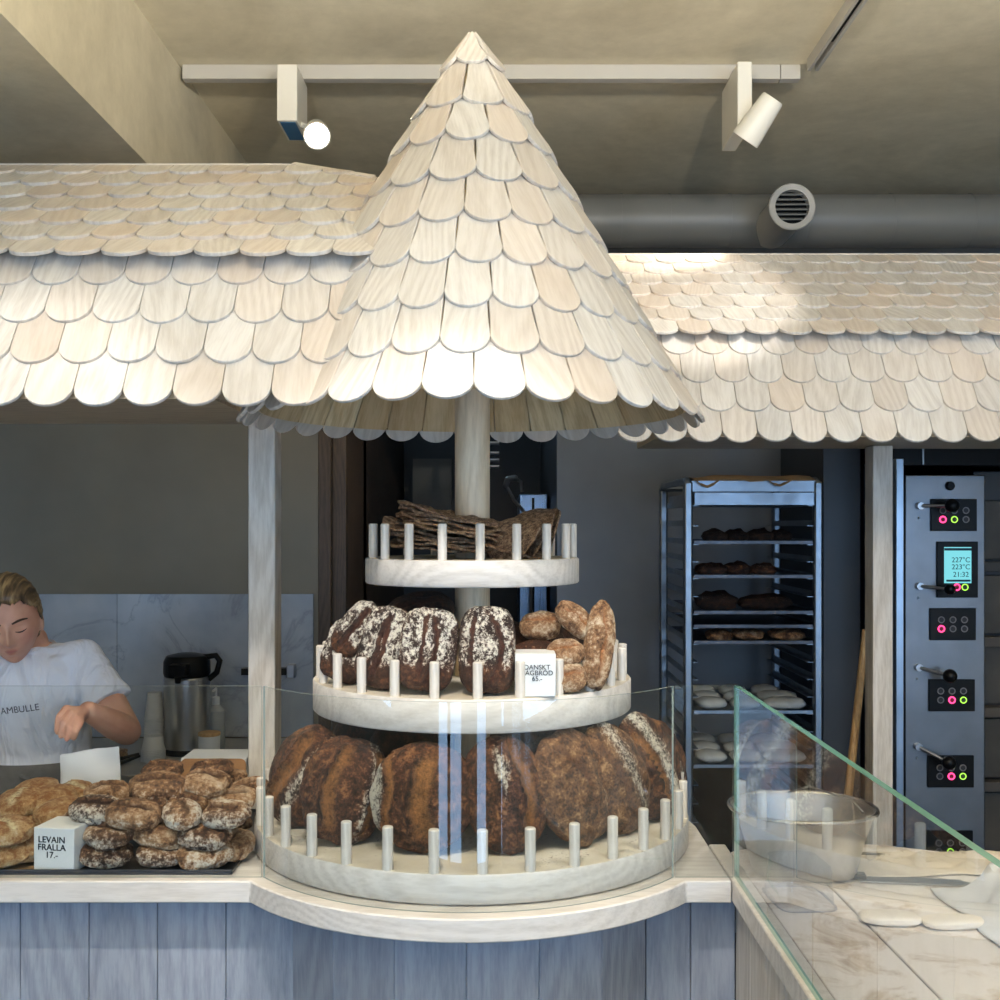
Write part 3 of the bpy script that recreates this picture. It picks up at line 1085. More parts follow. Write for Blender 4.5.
loaf('dark_loaf', 'almost black loaf lying behind the rye loaves of the middle tier', 'bread', None, (0.15, 0.09, 0.09), frame(P(420, 613, 2.34), ndir(10, 40), R(80)), M['burnt'], 48, [(0, 0.1, 0.1, 0.006)], None, sub=4)
for i, (px, Y) in enumerate(((400, 2.40), (440, 2.50), (515, 2.34), (560, 2.45), (500, 2.54))):
    loaf('dark_loaf', ['dark loaf under the black loaf behind the rye row', 'dark loaf at the back of the middle tier behind the pole', 'dark loaf behind the price block of the middle tier', 'dark loaf under the small rolls of the middle tier', 'dark loaf standing right behind the pole on the middle tier'.replace('right ', '')][i],
         'bread', None, (0.12, 0.11, 0.08), frame(P(px, 660, Y), ndir(-20+i*15, 30), R(10*i)), M['burnt'], 60+i, [(0, 0.1, 0.1, 0.006)], lambda q: 0.1 if q.z > 0 else -0.3, sub=3, rest=Z2, p=3)
loaf('grey_loaf', 'grey floured loaf lying behind the price block', 'bread', None, (0.12, 0.09, 0.08), frame(P(533, 658, 2.24), ndir(10, 40), R(70)), M['rye'], 49, [], lambda q: 0.1, sub=4, rest=Z2)
G_S = 'small sourdough rolls on the middle tier'
small = [
    (540, 626, 2.26, (0.085, 0.062, 0.055), -8, 35, 88, 'ciabatta', 'round brown roll on top of the pile behind the price block'),
    (577, 621, 2.20, (0.10, 0.055, 0.05), 18, 30, -42, 'ciabatta', 'twisted roll tilted against the tall baguette piece'),
    (565, 653, 2.15, (0.075, 0.058, 0.05), 6, 35, 80, 'ciabatta', 'golden roll halfway up the pile on the middle tier'),
    (569, 680, 2.13, (0.07, 0.06, 0.045), 6, 30, 85, 'ciabatta', 'golden roll at the bottom of the pile next to the price block'),
    (599, 648, 2.17, (0.175, 0.062, 0.055), 28, 10, 14, 'ciabatta', 'long pale baguette piece standing upright at the tier edge'),
]
for i, (px, py, Y, sz, yaw, pt, ro, mt, lb) in enumerate(small):
    loaf('sourdough_roll' if i < 4 else 'baguette_piece', lb, 'bread', G_S if i < 4 else None, sz, frame(P(px, py, Y), ndir(yaw, pt), R(ro)), M[mt], 70+i, [(0.1, 0.15, 0.16, 0.006)], lambda q: 0.17-0.18*max(0, q.z)*(abs(q.y) < 0.5), sub=4, rest=Z2 if i in (3, 4) else None, amp=0.06)

# crispbread sheets
Z3 = 1.531


def crisp(label, c, n, r, seed, amp=0.006, roll=0, group='round crispbreads on the top tier', bend=0.0):
    m = MB()
    NR, NA = 9, 44
    vs, fs = [], []
    for lay in (0, 1):
        for i in range(NR+1):
            for k in range(NA):
                a = 2*PI*k/NA
                rr_ = r*i/NR*(1+0.04*noise.noise(Vector((math.cos(a)*2, math.sin(a)*2, seed))))
                x, y = rr_*math.cos(a), rr_*math.sin(a)
                z = amp*2*noise.noise(Vector((x*11, y*11, seed*3.3)))+amp*noise.noise(Vector((x*40, y*40, seed)))+bend*(x*x)/r/r+(0.0045 if lay else 0)
                vs.append((x, y, z))
    B = (NR+1)*NA
    for lay in (0, 1):
        for i in range(NR):
            for k in range(NA):
                k2 = (k+1) % NA
                q = (lay*B+i*NA+k, lay*B+i*NA+k2, lay*B+(i+1)*NA+k2, lay*B+(i+1)*NA+k)
                fs.append(q if lay == 0 else q[::-1])
    for k in range(NA):
        k2 = (k+1) % NA
        fs.append((NR*NA+k, NR*NA+k2, B+NR*NA+k2, B+NR*NA+k))
    m.add(vs, fs)
    o = m.build('crispbread', M['crisp'], None, local=True)
    o.matrix_world = frame(c, n, roll)
    return tag(o, label, 'crispbread', group)


for i in range(11):
    tl = 5+i*0.75
    lab = ['bottom sheet of the crispbread stack', 'second lowest sheet of the crispbread stack', 'third sheet up in the crispbread stack', 'fourth sheet up in the crispbread stack',
           'fifth sheet up in the crispbread stack', 'sixth sheet up in the crispbread stack', 'sixth sheet down in the crispbread stack'.replace('sixth', 'fifth'), 'fourth sheet down in the crispbread stack',
           'third sheet down in the crispbread stack', 'second sheet from the top of the crispbread stack', 'topmost wide sheet of the slanted crispbread stack'][i]
    crisp(lab, (CX-0.045+random.uniform(-0.02, 0.025), 2.375+random.uniform(-0.02, 0.02), Z3+0.020+i*0.0068), (math.sin(R(tl)), -0.02, math.cos(R(tl))), 0.128+random.uniform(-0.005, 0.006), i+1)
crisp('curled crispbread with pale rim leaning at the rack side of the top tier', (CX+0.085, 2.27, Z3+0.050), ndir(-40, 42), 0.066, 21, bend=-0.022, amp=0.003)
crisp('curled crispbread standing behind another at the rack side of the top tier', (CX+0.115, 2.35, Z3+0.056), ndir(-48, 34), 0.072, 22, bend=-0.022, amp=0.003)
crisp('crispbread standing steep at the outer edge of the top tier', (CX+0.150, 2.42, Z3+0.052), ndir(-62, 24), 0.064, 23, bend=-0.015, amp=0.003)
crisp('small curled crispbread showing at the post side end of the top tier', (CX-0.140, 2.33, Z3+0.060), ndir(60, 74), 0.052, 24, bend=0.01, amp=0.004)
crisp('low crispbread lying flat in front of the leaning rack side sheets', (CX+0.07, 2.33, Z3+0.022), (0.25, -0.1, 1), 0.10, 25)

# ------------------------------------------------------------------ price blocks
def price_block(px, py_b, Y, w_, h_, lines, rz, label, z0, sz, dx=0.0):
    p = P(px, py_b, Y)
    t = thing('price_block', label, 'price sign', (p.x, Y+w_/2, z0), rz)
    MB().box(-w_/2, w_/2, -w_/2, w_/2, 0, h_).build('block', M['sign'], t, local=True, bevel=0.002)
    Mt = world_of(t) @ Matrix.Translation((dx, -w_/2-0.0006, h_*0.55)) @ Matrix.Rotation(PI/2, 4, 'X')
    text('lettering', lines, sz, M['ink'], Mt, t)
    return t


# ------------------------------------------------------------------ tray of rolls
tray = thing('baking_tray', 'dark metal baking tray holding the heap of rolls', 'tray', (-0.83, 2.34, CZ+0.001))
tx0, tx1, ty0, ty1 = -1.14, -0.513, 2.105, 2.555
m = MB()
m.box(tx0, tx1, ty0, ty1, CZ+0.001, CZ+0.003)
m.build('base', M['steel_dark'], tray)
m = MB()
for (a, b, c_, d_) in ((tx0, tx1, ty0, ty0+0.002), (tx0, tx1, ty1-0.002, ty1), (tx0, tx0+0.002, ty0, ty1), (tx1-0.002, tx1, ty0, ty1)):
    m.box(a, b, c_, d_, CZ+0.003, CZ+0.009)
m.tube([(tx0, ty0, CZ+0.009), (tx1, ty0, CZ+0.009), (tx1, ty1, CZ+0.009), (tx0, ty1, CZ+0.009), (tx0, ty0, CZ+0.009)], 0.0022, 8)
m.build('rim', M['steel_dark'], tray)
tag(MB().prism([(-1.12, 2.115), (-0.86, 2.115), (-0.83, 2.5), (-1.12, 2.5)], CZ+0.004, CZ+0.006).build('parchment_sheet', M['parch']), 'brown parchment under the pale rolls on the tray', 'parchment')

G_L = 'dark levain rolls heaped on the tray'
LZ = {0: 0.960, 1: 0.998, 2: 1.036, 3: 1.068}
ORD = ['flat brown', 'dark split', 'floured', 'golden brown', 'wide', 'small dark', 'tilted', 'cracked']
rolls = [  # crop px, py, layer, size factor, yaw, label
    (410, 465, 0, 1.0, 5, 'flat dark roll lying beside the price block at the tray front'),
    (620, 455, 0, 0.95, 10, 'dark lumpy roll in the middle of the front row'),
    (790, 462, 0, 1.1, -12, 'grey floured roll at the front corner of the tray'),
    (905, 405, 0, 0.95, -60, 'reddish roll wedged against the tray side rim'),
    (420, 378, 1, 1.05, 0, 'flat split roll resting right above the price block level'.replace('right ', '')),
    (618, 352, 1, 1.15, 30, 'large brown roll standing out at the centre of the heap front'),
    (785, 368, 1, 1.1, 14, 'white-seamed split roll lying near the tray corner'),
    (312, 318, 1, 0.9, 5, 'brown roll peeking over the price block'),
    (515, 300, 2, 1.1, 25, 'white cracked roll on the heap behind the large brown one'),
    (700, 290, 2, 0.95, 40, 'golden roll pointing toward the corner of the heap'),
    (868, 298, 2, 1.0, -8, 'pale brown roll at the tower side of the heap'),
    (370, 268, 2, 1.05, 10, 'smooth brown roll behind the one above the price block'),
    (562, 256, 2, 0.95, 5, 'light roll with brown top in the heap middle'),
    (888, 232, 2, 1.05, -20, 'yellowish cracked roll near the counter post'),
    (712, 248, 2, 0.9, 15, 'small golden roll under the upper pair'),
    (415, 207, 2, 1.0, -5, 'golden roll with a star-shaped split top'),
    (955, 188, 2, 0.9, -30, 'pale roll hiding against the counter post'),
    (605, 180, 3, 1.15, 0, 'wide floured roll in the upper row of the heap'),
    (790, 168, 3, 1.1, 5, 'plump floured roll leaning on the brown board'),
    (625, 118, 3, 0.9, 0, 'topmost pale roll beside the brown board'),
    (815, 118, 3, 0.95, -10, 'topmost curved roll in front of the brown board'),
]
for i, (cx_, cy_, ly, sf, yw, lb) in enumerate(rolls):
    z = LZ[ly]
    c_ = Pz(cx_/3.846, 740+cy_/3.846, z)
    if c_.y < 2.145:
        c_.y = 2.145
        c_.x = (cx_/3.846-500)/1100*2.145
    n_ = Vector((random.uniform(-0.15, 0.15), -0.30, 1)).normalized()
    loaf('levain_roll', lb, 'bread roll', G_L, (0.098*sf, 0.074*sf, 0.046*sf), frame(c_, n_, R(90+yw)), M['roll'], 100+i,
         [(-0.15, 0.25, 0.15, 0.0042)] if i % 3 else [(0.2, -0.3, 0.18, 0.004)], (lambda f0: (lambda q: f0+0.10*abs(q.y)-0.05*max(0, q.z)))(random.choice((0.10, 0.16, 0.22))), sub=5, amp=0.05, p=2.5, bake=(lambda b0: (lambda q: b0))(random.uniform(-0.10, 0.14)))
for i, (x, y, ly) in enumerate(((-0.90, 2.30, 0), (-0.80, 2.24, 0), (-0.70, 2.25, 0), (-0.60, 2.26, 0), (-0.77, 2.34, 0), (-0.67, 2.36, 0), (-0.57, 2.37, 0), (-0.72, 2.46, 0), (-0.62, 2.47, 0), (-0.66, 2.28, 1), (-0.58, 2.33, 1), (-0.68, 2.40, 1), (-0.60, 2.45, 2))):
    loaf('levain_roll', 'brown levain roll buried under the visible rolls of the heap', 'bread roll', G_L, (0.088, 0.066, 0.04), frame((x, y, LZ[ly]), (0, 0, 1), R(90+i*9)), M['roll'], 140+i, [], None, sub=3, amp=0.06)
G_P = 'pale flat rolls on parchment'
pale = [(140, 192, 1, 1.05), (290, 196, 1, 0.9), (200, 232, 1, 1.25), (75, 242, 1, 1.25), (235, 275, 1, 1.15), (10, 292, 0, 0.9), (125, 312, 0, 1.45), (28, 372, 1, 1.1), (28, 440, 0, 1.1), (112, 405, 0, 1.15)]
plab = ['pale dusty roll at the back of the parchment', 'small pale roll with a golden patch beside the star-split roll', 'wide cream-coloured roll in the second pale row', 'orange-brown topped pale roll', 'pale roll touching the heap of dark rolls',
        'pale roll half outside the picture', 'large cream roll lying just behind the price block', 'cream-rimmed roll stacked by the tray edge', 'brown-bellied roll under the cream-rimmed one', 'yellow roll between the price block and the stacked pair']
for i, (cx_, cy_, ly, sf) in enumerate(pale):
    c_ = Pz(cx_/3.846, 740+cy_/3.846, LZ[ly]+0.004)
    if c_.y < 2.15:
        c_.x *= 2.15/c_.y
        c_.y = 2.15
    loaf('pale_roll', plab[i], 'bread roll', G_P, (0.092*sf, 0.086*sf, 0.044*sf), frame(c_, (0.05*(i % 3-1), -0.2, 1), R(90+i*31)), M['pale'], 170+i, [(0, 0.1, 0.16, 0.003)] if i % 2 else [], lambda q: 0.1*q.z,
         sub=4, amp=0.05, bake=lambda q: -0.12*max(0, q.z) if q.z > 0 else 0.0)
for i, (x, y) in enumerate(((-1.06, 2.30), (-0.97, 2.36), (-1.05, 2.42), (-0.93, 2.26))):
    loaf('pale_roll', 'pale roll buried under the visible pale rolls', 'bread roll', G_P, (0.09, 0.085, 0.04), frame((x, y, 0.962), (0, 0, 1), 0), M['pale'], 190+i, [], None, sub=3)
price_block(57, 873, 2.112, 0.084, 0.084, 'LEVAIN\nFRALLA\n17.-', R(-9), 'white block lettered LEVAIN FRALLA 17.- on the roll tray', CZ+0.004, 0.0172, -0.004)
price_block(535.5, 698, 2.078, 0.077, 0.082, 'DANSKT\nRÅGBRÖD\n65.-', 0, 'white block lettered DANSKT RÅGBRÖD 65.- on the middle tier', Z2, 0.0128, 0.003)

# ------------------------------------------------------------------ things behind the tray
tag(MB().box(-0.755, -0.60, 2.60, 2.71, CZ, 1.048).build('paper_box', M['paper'], bevel=0.002), 'plain white box standing behind the heap of rolls', 'box')
bx = []
for (x, z, sx_, sz_) in ((-0.60, 1.045, 1, 1),):
    pass
cpoly = [(-0.755, 0.0), (-0.600, 0.0), (-0.597, 0.095)]+[(-0.612+0.015*math.cos(R(a)), 0.105+0.015*math.sin(R(a))) for a in (20, 50, 80, 95)]+[(-0.742, 0.12), (-0.752, 0.112)]
Mc = Matrix.Translation((0, 2.575, CZ+0.001)) @ Matrix.Rotation(R(-8), 4, 'X') @ Matrix.Rotation(PI/2, 4, 'X')
tag(MB().prism(cpoly, 0, 0.004, M=Mc).build('cardboard_sheet', M['card'], fix=True), 'brown cardboard sheet with rounded corner leaning on the white box', 'cardboard')

# white paper bag, slightly crumpled
m = MB()
NXg, NZg = 14, 10
vs, fs = [], []
for side in (0, 1):
    for j in range(NZg+1):
        for i in range(NXg+1):
            u_, v_ = i/NXg, j/NZg
            x = -1.052+0.146*u_*(1-0.05*v_)+0.006*v_
            z = CZ+0.001+(0.122+0.020*u_*v_)*v_
            bul = 0.022*(1-v_)**0.6*math.sin(PI*min(1, max(0, u_)))**0.5
            y = 2.625+(bul if side else -bul)+0.016*noise.noise(Vector((x*14, z*18, side*0.3)))*v_+(0.003 if side else 0)
            vs.append((x, y, z))
W_ = NXg+1
B_ = W_*(NZg+1)
for side in (0, 1):
    for j in range(NZg):
        for i in range(NXg):
            q = [side*B_+j*W_+i, side*B_+j*W_+i+1, side*B_+(j+1)*W_+i+1, side*B_+(j+1)*W_+i]
            fs.append(q if side == 0 else q[::-1])
for i in range(NXg):
    fs.append([i+1, i, B_+i, B_+i+1])
for j in range(NZg):
    fs.append([j*W_, (j+1)*W_, B_+(j+1)*W_, B_+j*W_])
    fs.append([(j+1)*W_+NXg, j*W_+NXg, B_+j*W_+NXg, B_+(j+1)*W_+NXg])
m.add(vs, fs)
tag(m.build('paper_bag', M['paper'], fix=True, sharp=60), 'white paper bag standing behind the pale rolls', 'bag')

# ------------------------------------------------------------------ back counter and what stands on it
bc = thing('back_counter', 'low grey counter along the marble wall panel', 'counter', (-1.9, 3.6, 0))
MB().box(-3.15, -0.70, 3.28, 3.86, 0.82, 0.853).build('worktop', M['counter_grey'], bc, bevel=0.003)
MB().box(-3.15, -0.72, 3.32, 3.86, 0.0, 0.82).build('cabinet', M['dark'], bc)
mbp = MB()
mbp.box(-3.15, -1.352, 3.88, 3.899, 0.853, 1.356)
mbp.box(-1.350, -0.66, 3.88, 3.899, 0.853, 1.356)
tag(mbp.build('marble_splashback', M['marble']), 'blue-grey veined marble panel on the wall behind the worker', 'wall panel')

ap = thing('airpot_flask', 'brushed steel airpot flask with a black pump lid', 'flask', (-1.03, 3.62, 0.853))
MB().lathe([(0, 0.0), (0.078, 0.0), (0.080, 0.012), (0.076, 0.018), (0.0, 0.018)], 40).build('base', M['black'], ap, local=True)
MB().lathe([(0.0, 0.018), (0.074, 0.018), (0.074, 0.245), (0.070, 0.25), (0, 0.25)], 40).build('body', M['steel'], ap, local=True)
lid = MB().lathe([(0.0, 0.25), (0.072, 0.25), (0.076, 0.262), (0.075, 0.300), (0.066, 0.318), (0.03, 0.326), (0, 0.326)], 40)
lid.box(-0.028, 0.028, -0.118, -0.05, 0.262, 0.300)
lid.tube([(0, -0.102, 0.270), (0.0, -0.104, 0.240)], [0.013, 0.009], 12)
lid = lid.build('pump_lid', M['black'], ap, local=True, bevel=0.003)
MB().tube([(0.055, 0, 0.312), (0.095, 0, 0.318), (0.108, 0, 0.300), (0.098, 0, 0.262), (0.072, 0, 0.240)], 0.010, 12).build('handle', M['black'], ap, local=True)

def cup_stack(x, y, n, r0, r1, h, step, label):
    m = MB()
    for k in range(n):
        z = k*step
        m.lathe([(r0, z), (r1, z+h), (r1+0.002, z+h+0.002), (r1-0.001, z+h+0.003), (r0-0.001, z+0.004)], 28, (0, 0, 0))
    m.lathe([(0, 0.0), (r0, 0.0)], 28)
    o = m.build('cup_stack', M['cup'], None, local=True)
    o.location = (x, y, 0.853)
    return tag(o, label, 'cups')


def cups(x, y, n, ra, rb, h, step, label, grp):
    """upside down paper cups, each its own object"""
    for k in range(n):
        m = MB().lathe([(0, h), (ra, h), (ra+0.001, h-0.002), (rb, 0.003), (rb+0.0022, 0.002), (rb+0.0022, 0), (rb-0.001, 0)], 28)
        o = m.build('paper_cup', M['cup'], None, local=True)
        o.location = (x, y, 0.8535+k*step)
        tag(o, label, 'cup', grp)


cups(-1.13, 3.60, 13, 0.022, 0.032, 0.085, 0.0095, 'white paper cup in the tall upturned stack beside the flask', 'tall stack of paper cups')
cups(-1.10, 3.49, 7, 0.027, 0.036, 0.045, 0.0055, 'low white paper cup in the short stack in front of the tall one', 'short stack of paper cups')
cn = thing('lidded_canister', 'white canister with a wooden lid near the post', 'canister', (-0.925, 3.50, 0.853))
MB().lathe([(0, 0), (0.031, 0), (0.033, 0.004), (0.034, 0.078), (0, 0.078)], 32).build('body', M['cup'], cn, local=True)
MB().lathe([(0, 0.078), (0.035, 0.078), (0.035, 0.088), (0, 0.088)], 32).build('lid', M['stick'], cn, local=True, bevel=0.001)
sp = thing('soap_dispenser', 'clear pump bottle standing behind the white canister', 'soap dispenser', (-0.945, 3.66, 0.853))
MB().lathe([(0, 0), (0.028, 0), (0.030, 0.01), (0.030, 0.13), (0.012, 0.15), (0, 0.15)], 28).build('bottle', plain('soap_bottle', lin(150, 158, 165), 0.2), sp, local=True)
MB().lathe([(0, 0.15), (0.012, 0.15), (0.012, 0.175), (0.004, 0.177), (0.004, 0.205), (0, 0.205)], 16).tube([(0, 0, 0.203), (0, -0.035, 0.200)], 0.004, 8).build('pump', M['cup'], sp, local=True)
kr = thing('wall_rail', 'black metal rail with bracket on the marble panel behind the post', 'rail', (-0.8, 3.86, 1.07))
MB().box(-0.905, -0.72, 3.845, 3.879, 1.075, 1.098).build('bar', M['black'], kr)
MB().box(-0.745, -0.718, 3.835, 3.879, 1.065, 1.112).build('bracket', M['steel'], kr, bevel=0.003)
# pastry tray by the worker's hand and black tongs
tg = thing('serving_tongs', 'black tongs lying at the front edge of the grey back counter', 'tongs', (-1.22, 3.38, 0.854))
MB().tube([(-1.30, 3.32, 0.860), (-1.20, 3.42, 0.868), (-1.15, 3.50, 0.872)], [0.008, 0.007, 0.004], 8).build('arm', M['black'], tg)
MB().tube([(-1.275, 3.31, 0.860), (-1.18, 3.40, 0.862), (-1.145, 3.495, 0.866)], [0.008, 0.007, 0.004], 8).build('arm', M['black'], tg)
for i, (px, py, Y) in enumerate(((92, 745, 3.45), (106, 747, 3.43), (118, 746, 3.47))):
    loaf('pastry', ['crisp golden pastry nearest the worker on the back counter', 'crisp golden pastry between two others on the back counter', 'crisp golden pastry nearest the tongs on the back counter'][i], 'pastry', 'pastries on the back counter',
         (0.07, 0.06, 0.04), frame(P(px, py, Y), (0, -0.2, 1), R(60+40*i)), M['ciabatta'], 200+i, [], None, sub=3, amp=0.15, rest=0.854)

# ================================================================== RACK
rk = thing('bakery_rack', 'tall steel tray rack standing against the rear wall', 'rack', (0.955, 4.42, 0))
RX0, RX1, RY0, RY1, RT = 0.686, 1.205, 4.10, 4.75, 1.775
pw = 0.034
for (x, y) in ((RX0, RY0), (RX1-pw, RY0), (RX0, RY1-pw), (RX1-pw, RY1-pw)):
    MB().box(x, x+pw, y, y+pw, 0.06, RT-0.012).build('upright', M['steel_rack'], rk, bevel=0.008)
m = MB()
for x in (RX0+pw/2, RX1-pw/2):
    m.tube([(x, RY0+pw/2, RT-0.05), (x, RY0+pw/2+0.01, RT-0.018), (x, RY0+0.05, RT-0.008), (x, RY1-0.05, RT-0.008), (x, RY1-pw/2-0.01, RT-0.018), (x, RY1-pw/2, RT-0.05)], 0.015, 10)
m.tube([(RX0, RY1-0.03, RT-0.02), (RX1, RY1-0.03, RT-0.02)], 0.012, 8)
m.box(RX0+0.03, RX1-0.03, RY0+0.005, RY0+0.025, 1.725, 1.765)
m.build('top_frame', M['steel_rack'], rk)
levels = [1.675, 1.60, 1.529, 1.465, 1.402, 1.335, 1.268, 1.216, 1.156, 1.09, 1.025, 0.96, 0.896, 0.83, 0.765, 0.694, 0.63, 0.56, 0.49, 0.42, 0.35]
for z in levels:
    for sgn, x in ((1, RX0+pw), (-1, RX1-pw)):
        a, b = sorted((x, x+sgn*0.022))
        c_, d_ = sorted((x-sgn*0.004, x))
        mm = MB().box(a, b, RY0+0.012, RY1-0.01, z-0.004, z-0.002).box(c_, d_, RY0+0.012, RY1-0.01, z-0.004, z+0.018)
        mm.build('runner', M['steel_rack'], rk)
MB().box(RX0, RX1, RY1-0.02, RY1, 0.08, 0.12).box(RX0, RX1, RY0, RY0+0.02, 0.08, 0.12).build('bottom_frame', M['steel_rack'], rk)
for (x, y) in ((RX0+0.02, RY0+0.03), (RX1-0.02, RY0+0.03), (RX0+0.02, RY1-0.03), (RX1-0.02, RY1-0.03)):
    MB().tube([(x-0.012, y, 0.031), (x+0.012, y, 0.031)], 0.03, 16).build('caster', M['black'], rk)


def rack_tray(z, mat, label, h=0.012, y0=RY0+0.004):
    t = thing('rack_tray', label, 'tray', (0.956, 4.4, z), 0, 'trays in the tall rack')
    a, b = RX0+pw+0.002, RX1-pw-0.002
    MB().box(a, b, y0, RY1-0.05, z, z+0.0025).build('base', mat, t)
    m = MB()
    m.box(a, b, y0, y0+0.002, z+0.0025, z+h).box(a, b, RY1-0.052, RY1-0.05, z+0.0025, z+h)
    m.box(a, a+0.002, y0, RY1-0.05, z+0.0025, z+h).box(b-0.002, b, y0, RY1-0.05, z+0.0025, z+h)
    m.build('rim', mat, t)
    return t


rack_tray(1.675, M['steel_rack'], 'bright deep steel tray at the very top of the rack', 0.045, RY0-0.012)
names = {1.529: 'dark tray bearing a row of black loaves below the bright top tray', 1.402: 'dark tray bearing dusty lumpy loaves', 1.268: 'dark tray bearing two big round loaves', 1.216: 'empty dark tray just above the three small rolls',
         1.156: 'dark tray bearing three small brown rolls', 0.896: 'floured tray bearing pale dough pieces, upper of two', 0.694: 'floured tray bearing pale dough pieces, lower of two'}
for z, lb in names.items():
    rack_tray(z, M['steel_dark'] if z > 1 else M['steel_rack'], lb)
RB = 'loaves on the rack trays'


def rack_row(z, items, mat, lab, nm='loaf_on_rack', cat='bread'):
    for i, (px, wd, ht) in enumerate(items):
        wm = wd*4.2/1100
        c_ = P(px, 0, 4.25)
        loaf('rack_loaf', lab[i], cat, RB, (wm, 0.12, ht), frame((c_.x, 4.20+0.02*(i % 2), z+0.03), (0, -0.1, 1), R(90)), M[mat], 300+int(z*100)+i, [(0, 0.2, 0.2, 0.006)], lambda q: 0.05+0.1*q.z, sub=3, amp=0.09, rest=z+0.003)


rack_row(1.529, [(712, 26, 0.05), (735, 26, 0.055), (757, 26, 0.055), (778, 22, 0.05)], 'burnt', ['black loaf nearest the left upright on the highest bread tray'.replace('left upright', 'wall-side upright'), 'second black loaf along the highest bread tray', 'third black loaf along the highest bread tray', 'last small black loaf on the highest bread tray'])
rack_row(1.402, [(708, 32, 0.05), (735, 28, 0.055), (760, 26, 0.05)], 'rye', ['dusty loaf at the start of the second bread tray', 'dusty loaf in the middle of the second bread tray', 'dusty loaf at the end of the second bread tray'])
rack_row(1.268, [(714, 44, 0.08), (763, 54, 0.065)], 'burnt', ['big dark round loaf on the third bread tray', 'big floured brown loaf on the third bread tray'])
rack_row(1.156, [(716, 26, 0.045), (746, 32, 0.05), (783, 36, 0.05)], 'roll', ['small brown roll on the lowest bread tray near the uprights', 'round golden roll in the centre of the lowest bread tray', 'cracked brown roll at the end of the lowest bread tray'])
for zi, z in enumerate((0.896, 0.694)):
    k = 0
    for row, yy in enumerate((4.20, 4.36, 4.52)):
        for px in (708, 742, 776, 800)[:4-(row > 1)]:
            c_ = P(px, 0, 4.25)
            xx = min(c_.x, RX1-0.10)
            loaf('dough_piece', ('pale floured dough piece on the upper floured tray of the rack', 'pale floured dough piece on the lower floured tray of the rack')[zi], 'dough', ('dough pieces on the upper floured tray', 'dough pieces on the lower floured tray')[zi],
                 (0.115, 0.13, 0.05), frame((xx+0.01*row, yy, z+0.03), (0, 0, 1), R(80+15*k % 40)), M['flourlump'], 400+k+zi*20, [], None, sub=3, amp=0.05, rest=z+0.003)
            k += 1
# brown paper hanging over the rack top
m = MB()
vs, fs = [], []
for j in range(7):
    for i in range(21):
        u_, v_ = i/20, j/6
        x = RX0+0.04+(RX1-RX0-0.07)*u_
        y = RY0-0.005+0.5*v_
        z = RT+0.010+0.010*noise.noise(Vector((u_*5, v_*3, 2)))
        if j == 0:
            z -= 0.018+0.028*max(0, noise.noise(Vector((u_*5.0, 7, 1))))*2
            y -= 0.012
        vs.append((x, y, z))
for j in range(6):
    for i in range(20):
        fs.append((j*21+i, j*21+i+1, (j+1)*21+i+1, (j+1)*21+i))
m.add(vs, fs)
o = tag(m.build('parchment_sheet', M['parch'], fix=True), 'brown baking parchment lying over the top of the rack', 'parchment')
sd_ = o.modifiers.new('solid', 'SOLIDIFY')
sd_.thickness = 0.0015

# ================================================================== OVEN
ov = thing('deck_oven', 'tall steel deck oven with illuminated control panels', 'oven', (2.2, 4.5, 0))
OY = 4.0
def pz(py, Y=OY): return EYE-(py-525)/1100*Y
def pxx(px, Y=OY): return (px-500)/1100*Y
MB().box(pxx(985), 3.38, OY+0.10, 4.98, 0.2, 1.80).build('body', M['dark'], ov, bevel=0.004)
MB().box(pxx(893), pxx(901), OY-0.03, 4.9, 0.1, 1.84).build('side_panel', steel('side_steel', (0.42, 0.5, 0.6, 1), 0.35), ov, bevel=0.003)
cc = MB().box(pxx(905), pxx(985), OY, OY+0.3, 0.12, pz(475)).build('control_column', steel('column_steel', (0.24, 0.25, 0.27, 1), 0.38, streak=0.06), ov, bevel=0.004)
MB().box(pxx(901)-0.002, pxx(905)-0.001, OY+0.03, OY+0.3, 0.12, 1.80).build('gap_trim', M['black'], ov)
MB().box(pxx(893), 3.38, OY+0.0, 4.9, 1.815, 2.0).build('hood', M['black'], ov, bevel=0.004)
MB().box(pxx(922), pxx(923.5), OY-0.006, OY+0.0, 1.82, 2.0).build('hood_trim', M['steel'], ov)
M['ring'] = plain('button_ring', lin(120, 116, 116), 0.4)
M['pink'] = emit('pink_led', (1.0, 0.06, 0.22, 1), 2.2)
M['lime'] = emit('green_led', (0.45, 0.95, 0.10, 1), 1.3)
M['screen'] = emit('lcd_screen', (0.22, 0.72, 0.80, 1), 0.9)
M['screen_ink'] = plain('lcd_ink', lin(20, 70, 84), 0.6)
M['core'] = plain('button_core', lin(30, 28, 32), 0.5)


def ring(parent, px, py, kind):
    mt = {'o': M['ring'], 'p': M['pink'], 'g': M['lime']}[kind]
    c_ = (pxx(px), OY-0.012, pz(py))
    mx = Matrix.Translation(c_) @ Matrix.Rotation(PI/2, 4, 'X')
    r0, r1 = (0.0088, 0.0125) if kind != 'p' else (0.0082, 0.0135)
    m = MB().lathe([(r0, 0), (r0, 0.002), (r1, 0.002), (r1, 0), (r0, 0)], 24, M=mx)
    m.lathe([(0.0, 0.0012), (r0, 0.0012)], 24, M=mx, mi=1)
    core = {'o': M['core'], 'p': plain('pink_core', lin(150, 10, 50), 0.5), 'g': plain('green_core', lin(40, 70, 20), 0.5)}[kind]
    return m.build('button', [mt, core], parent, fix=False)


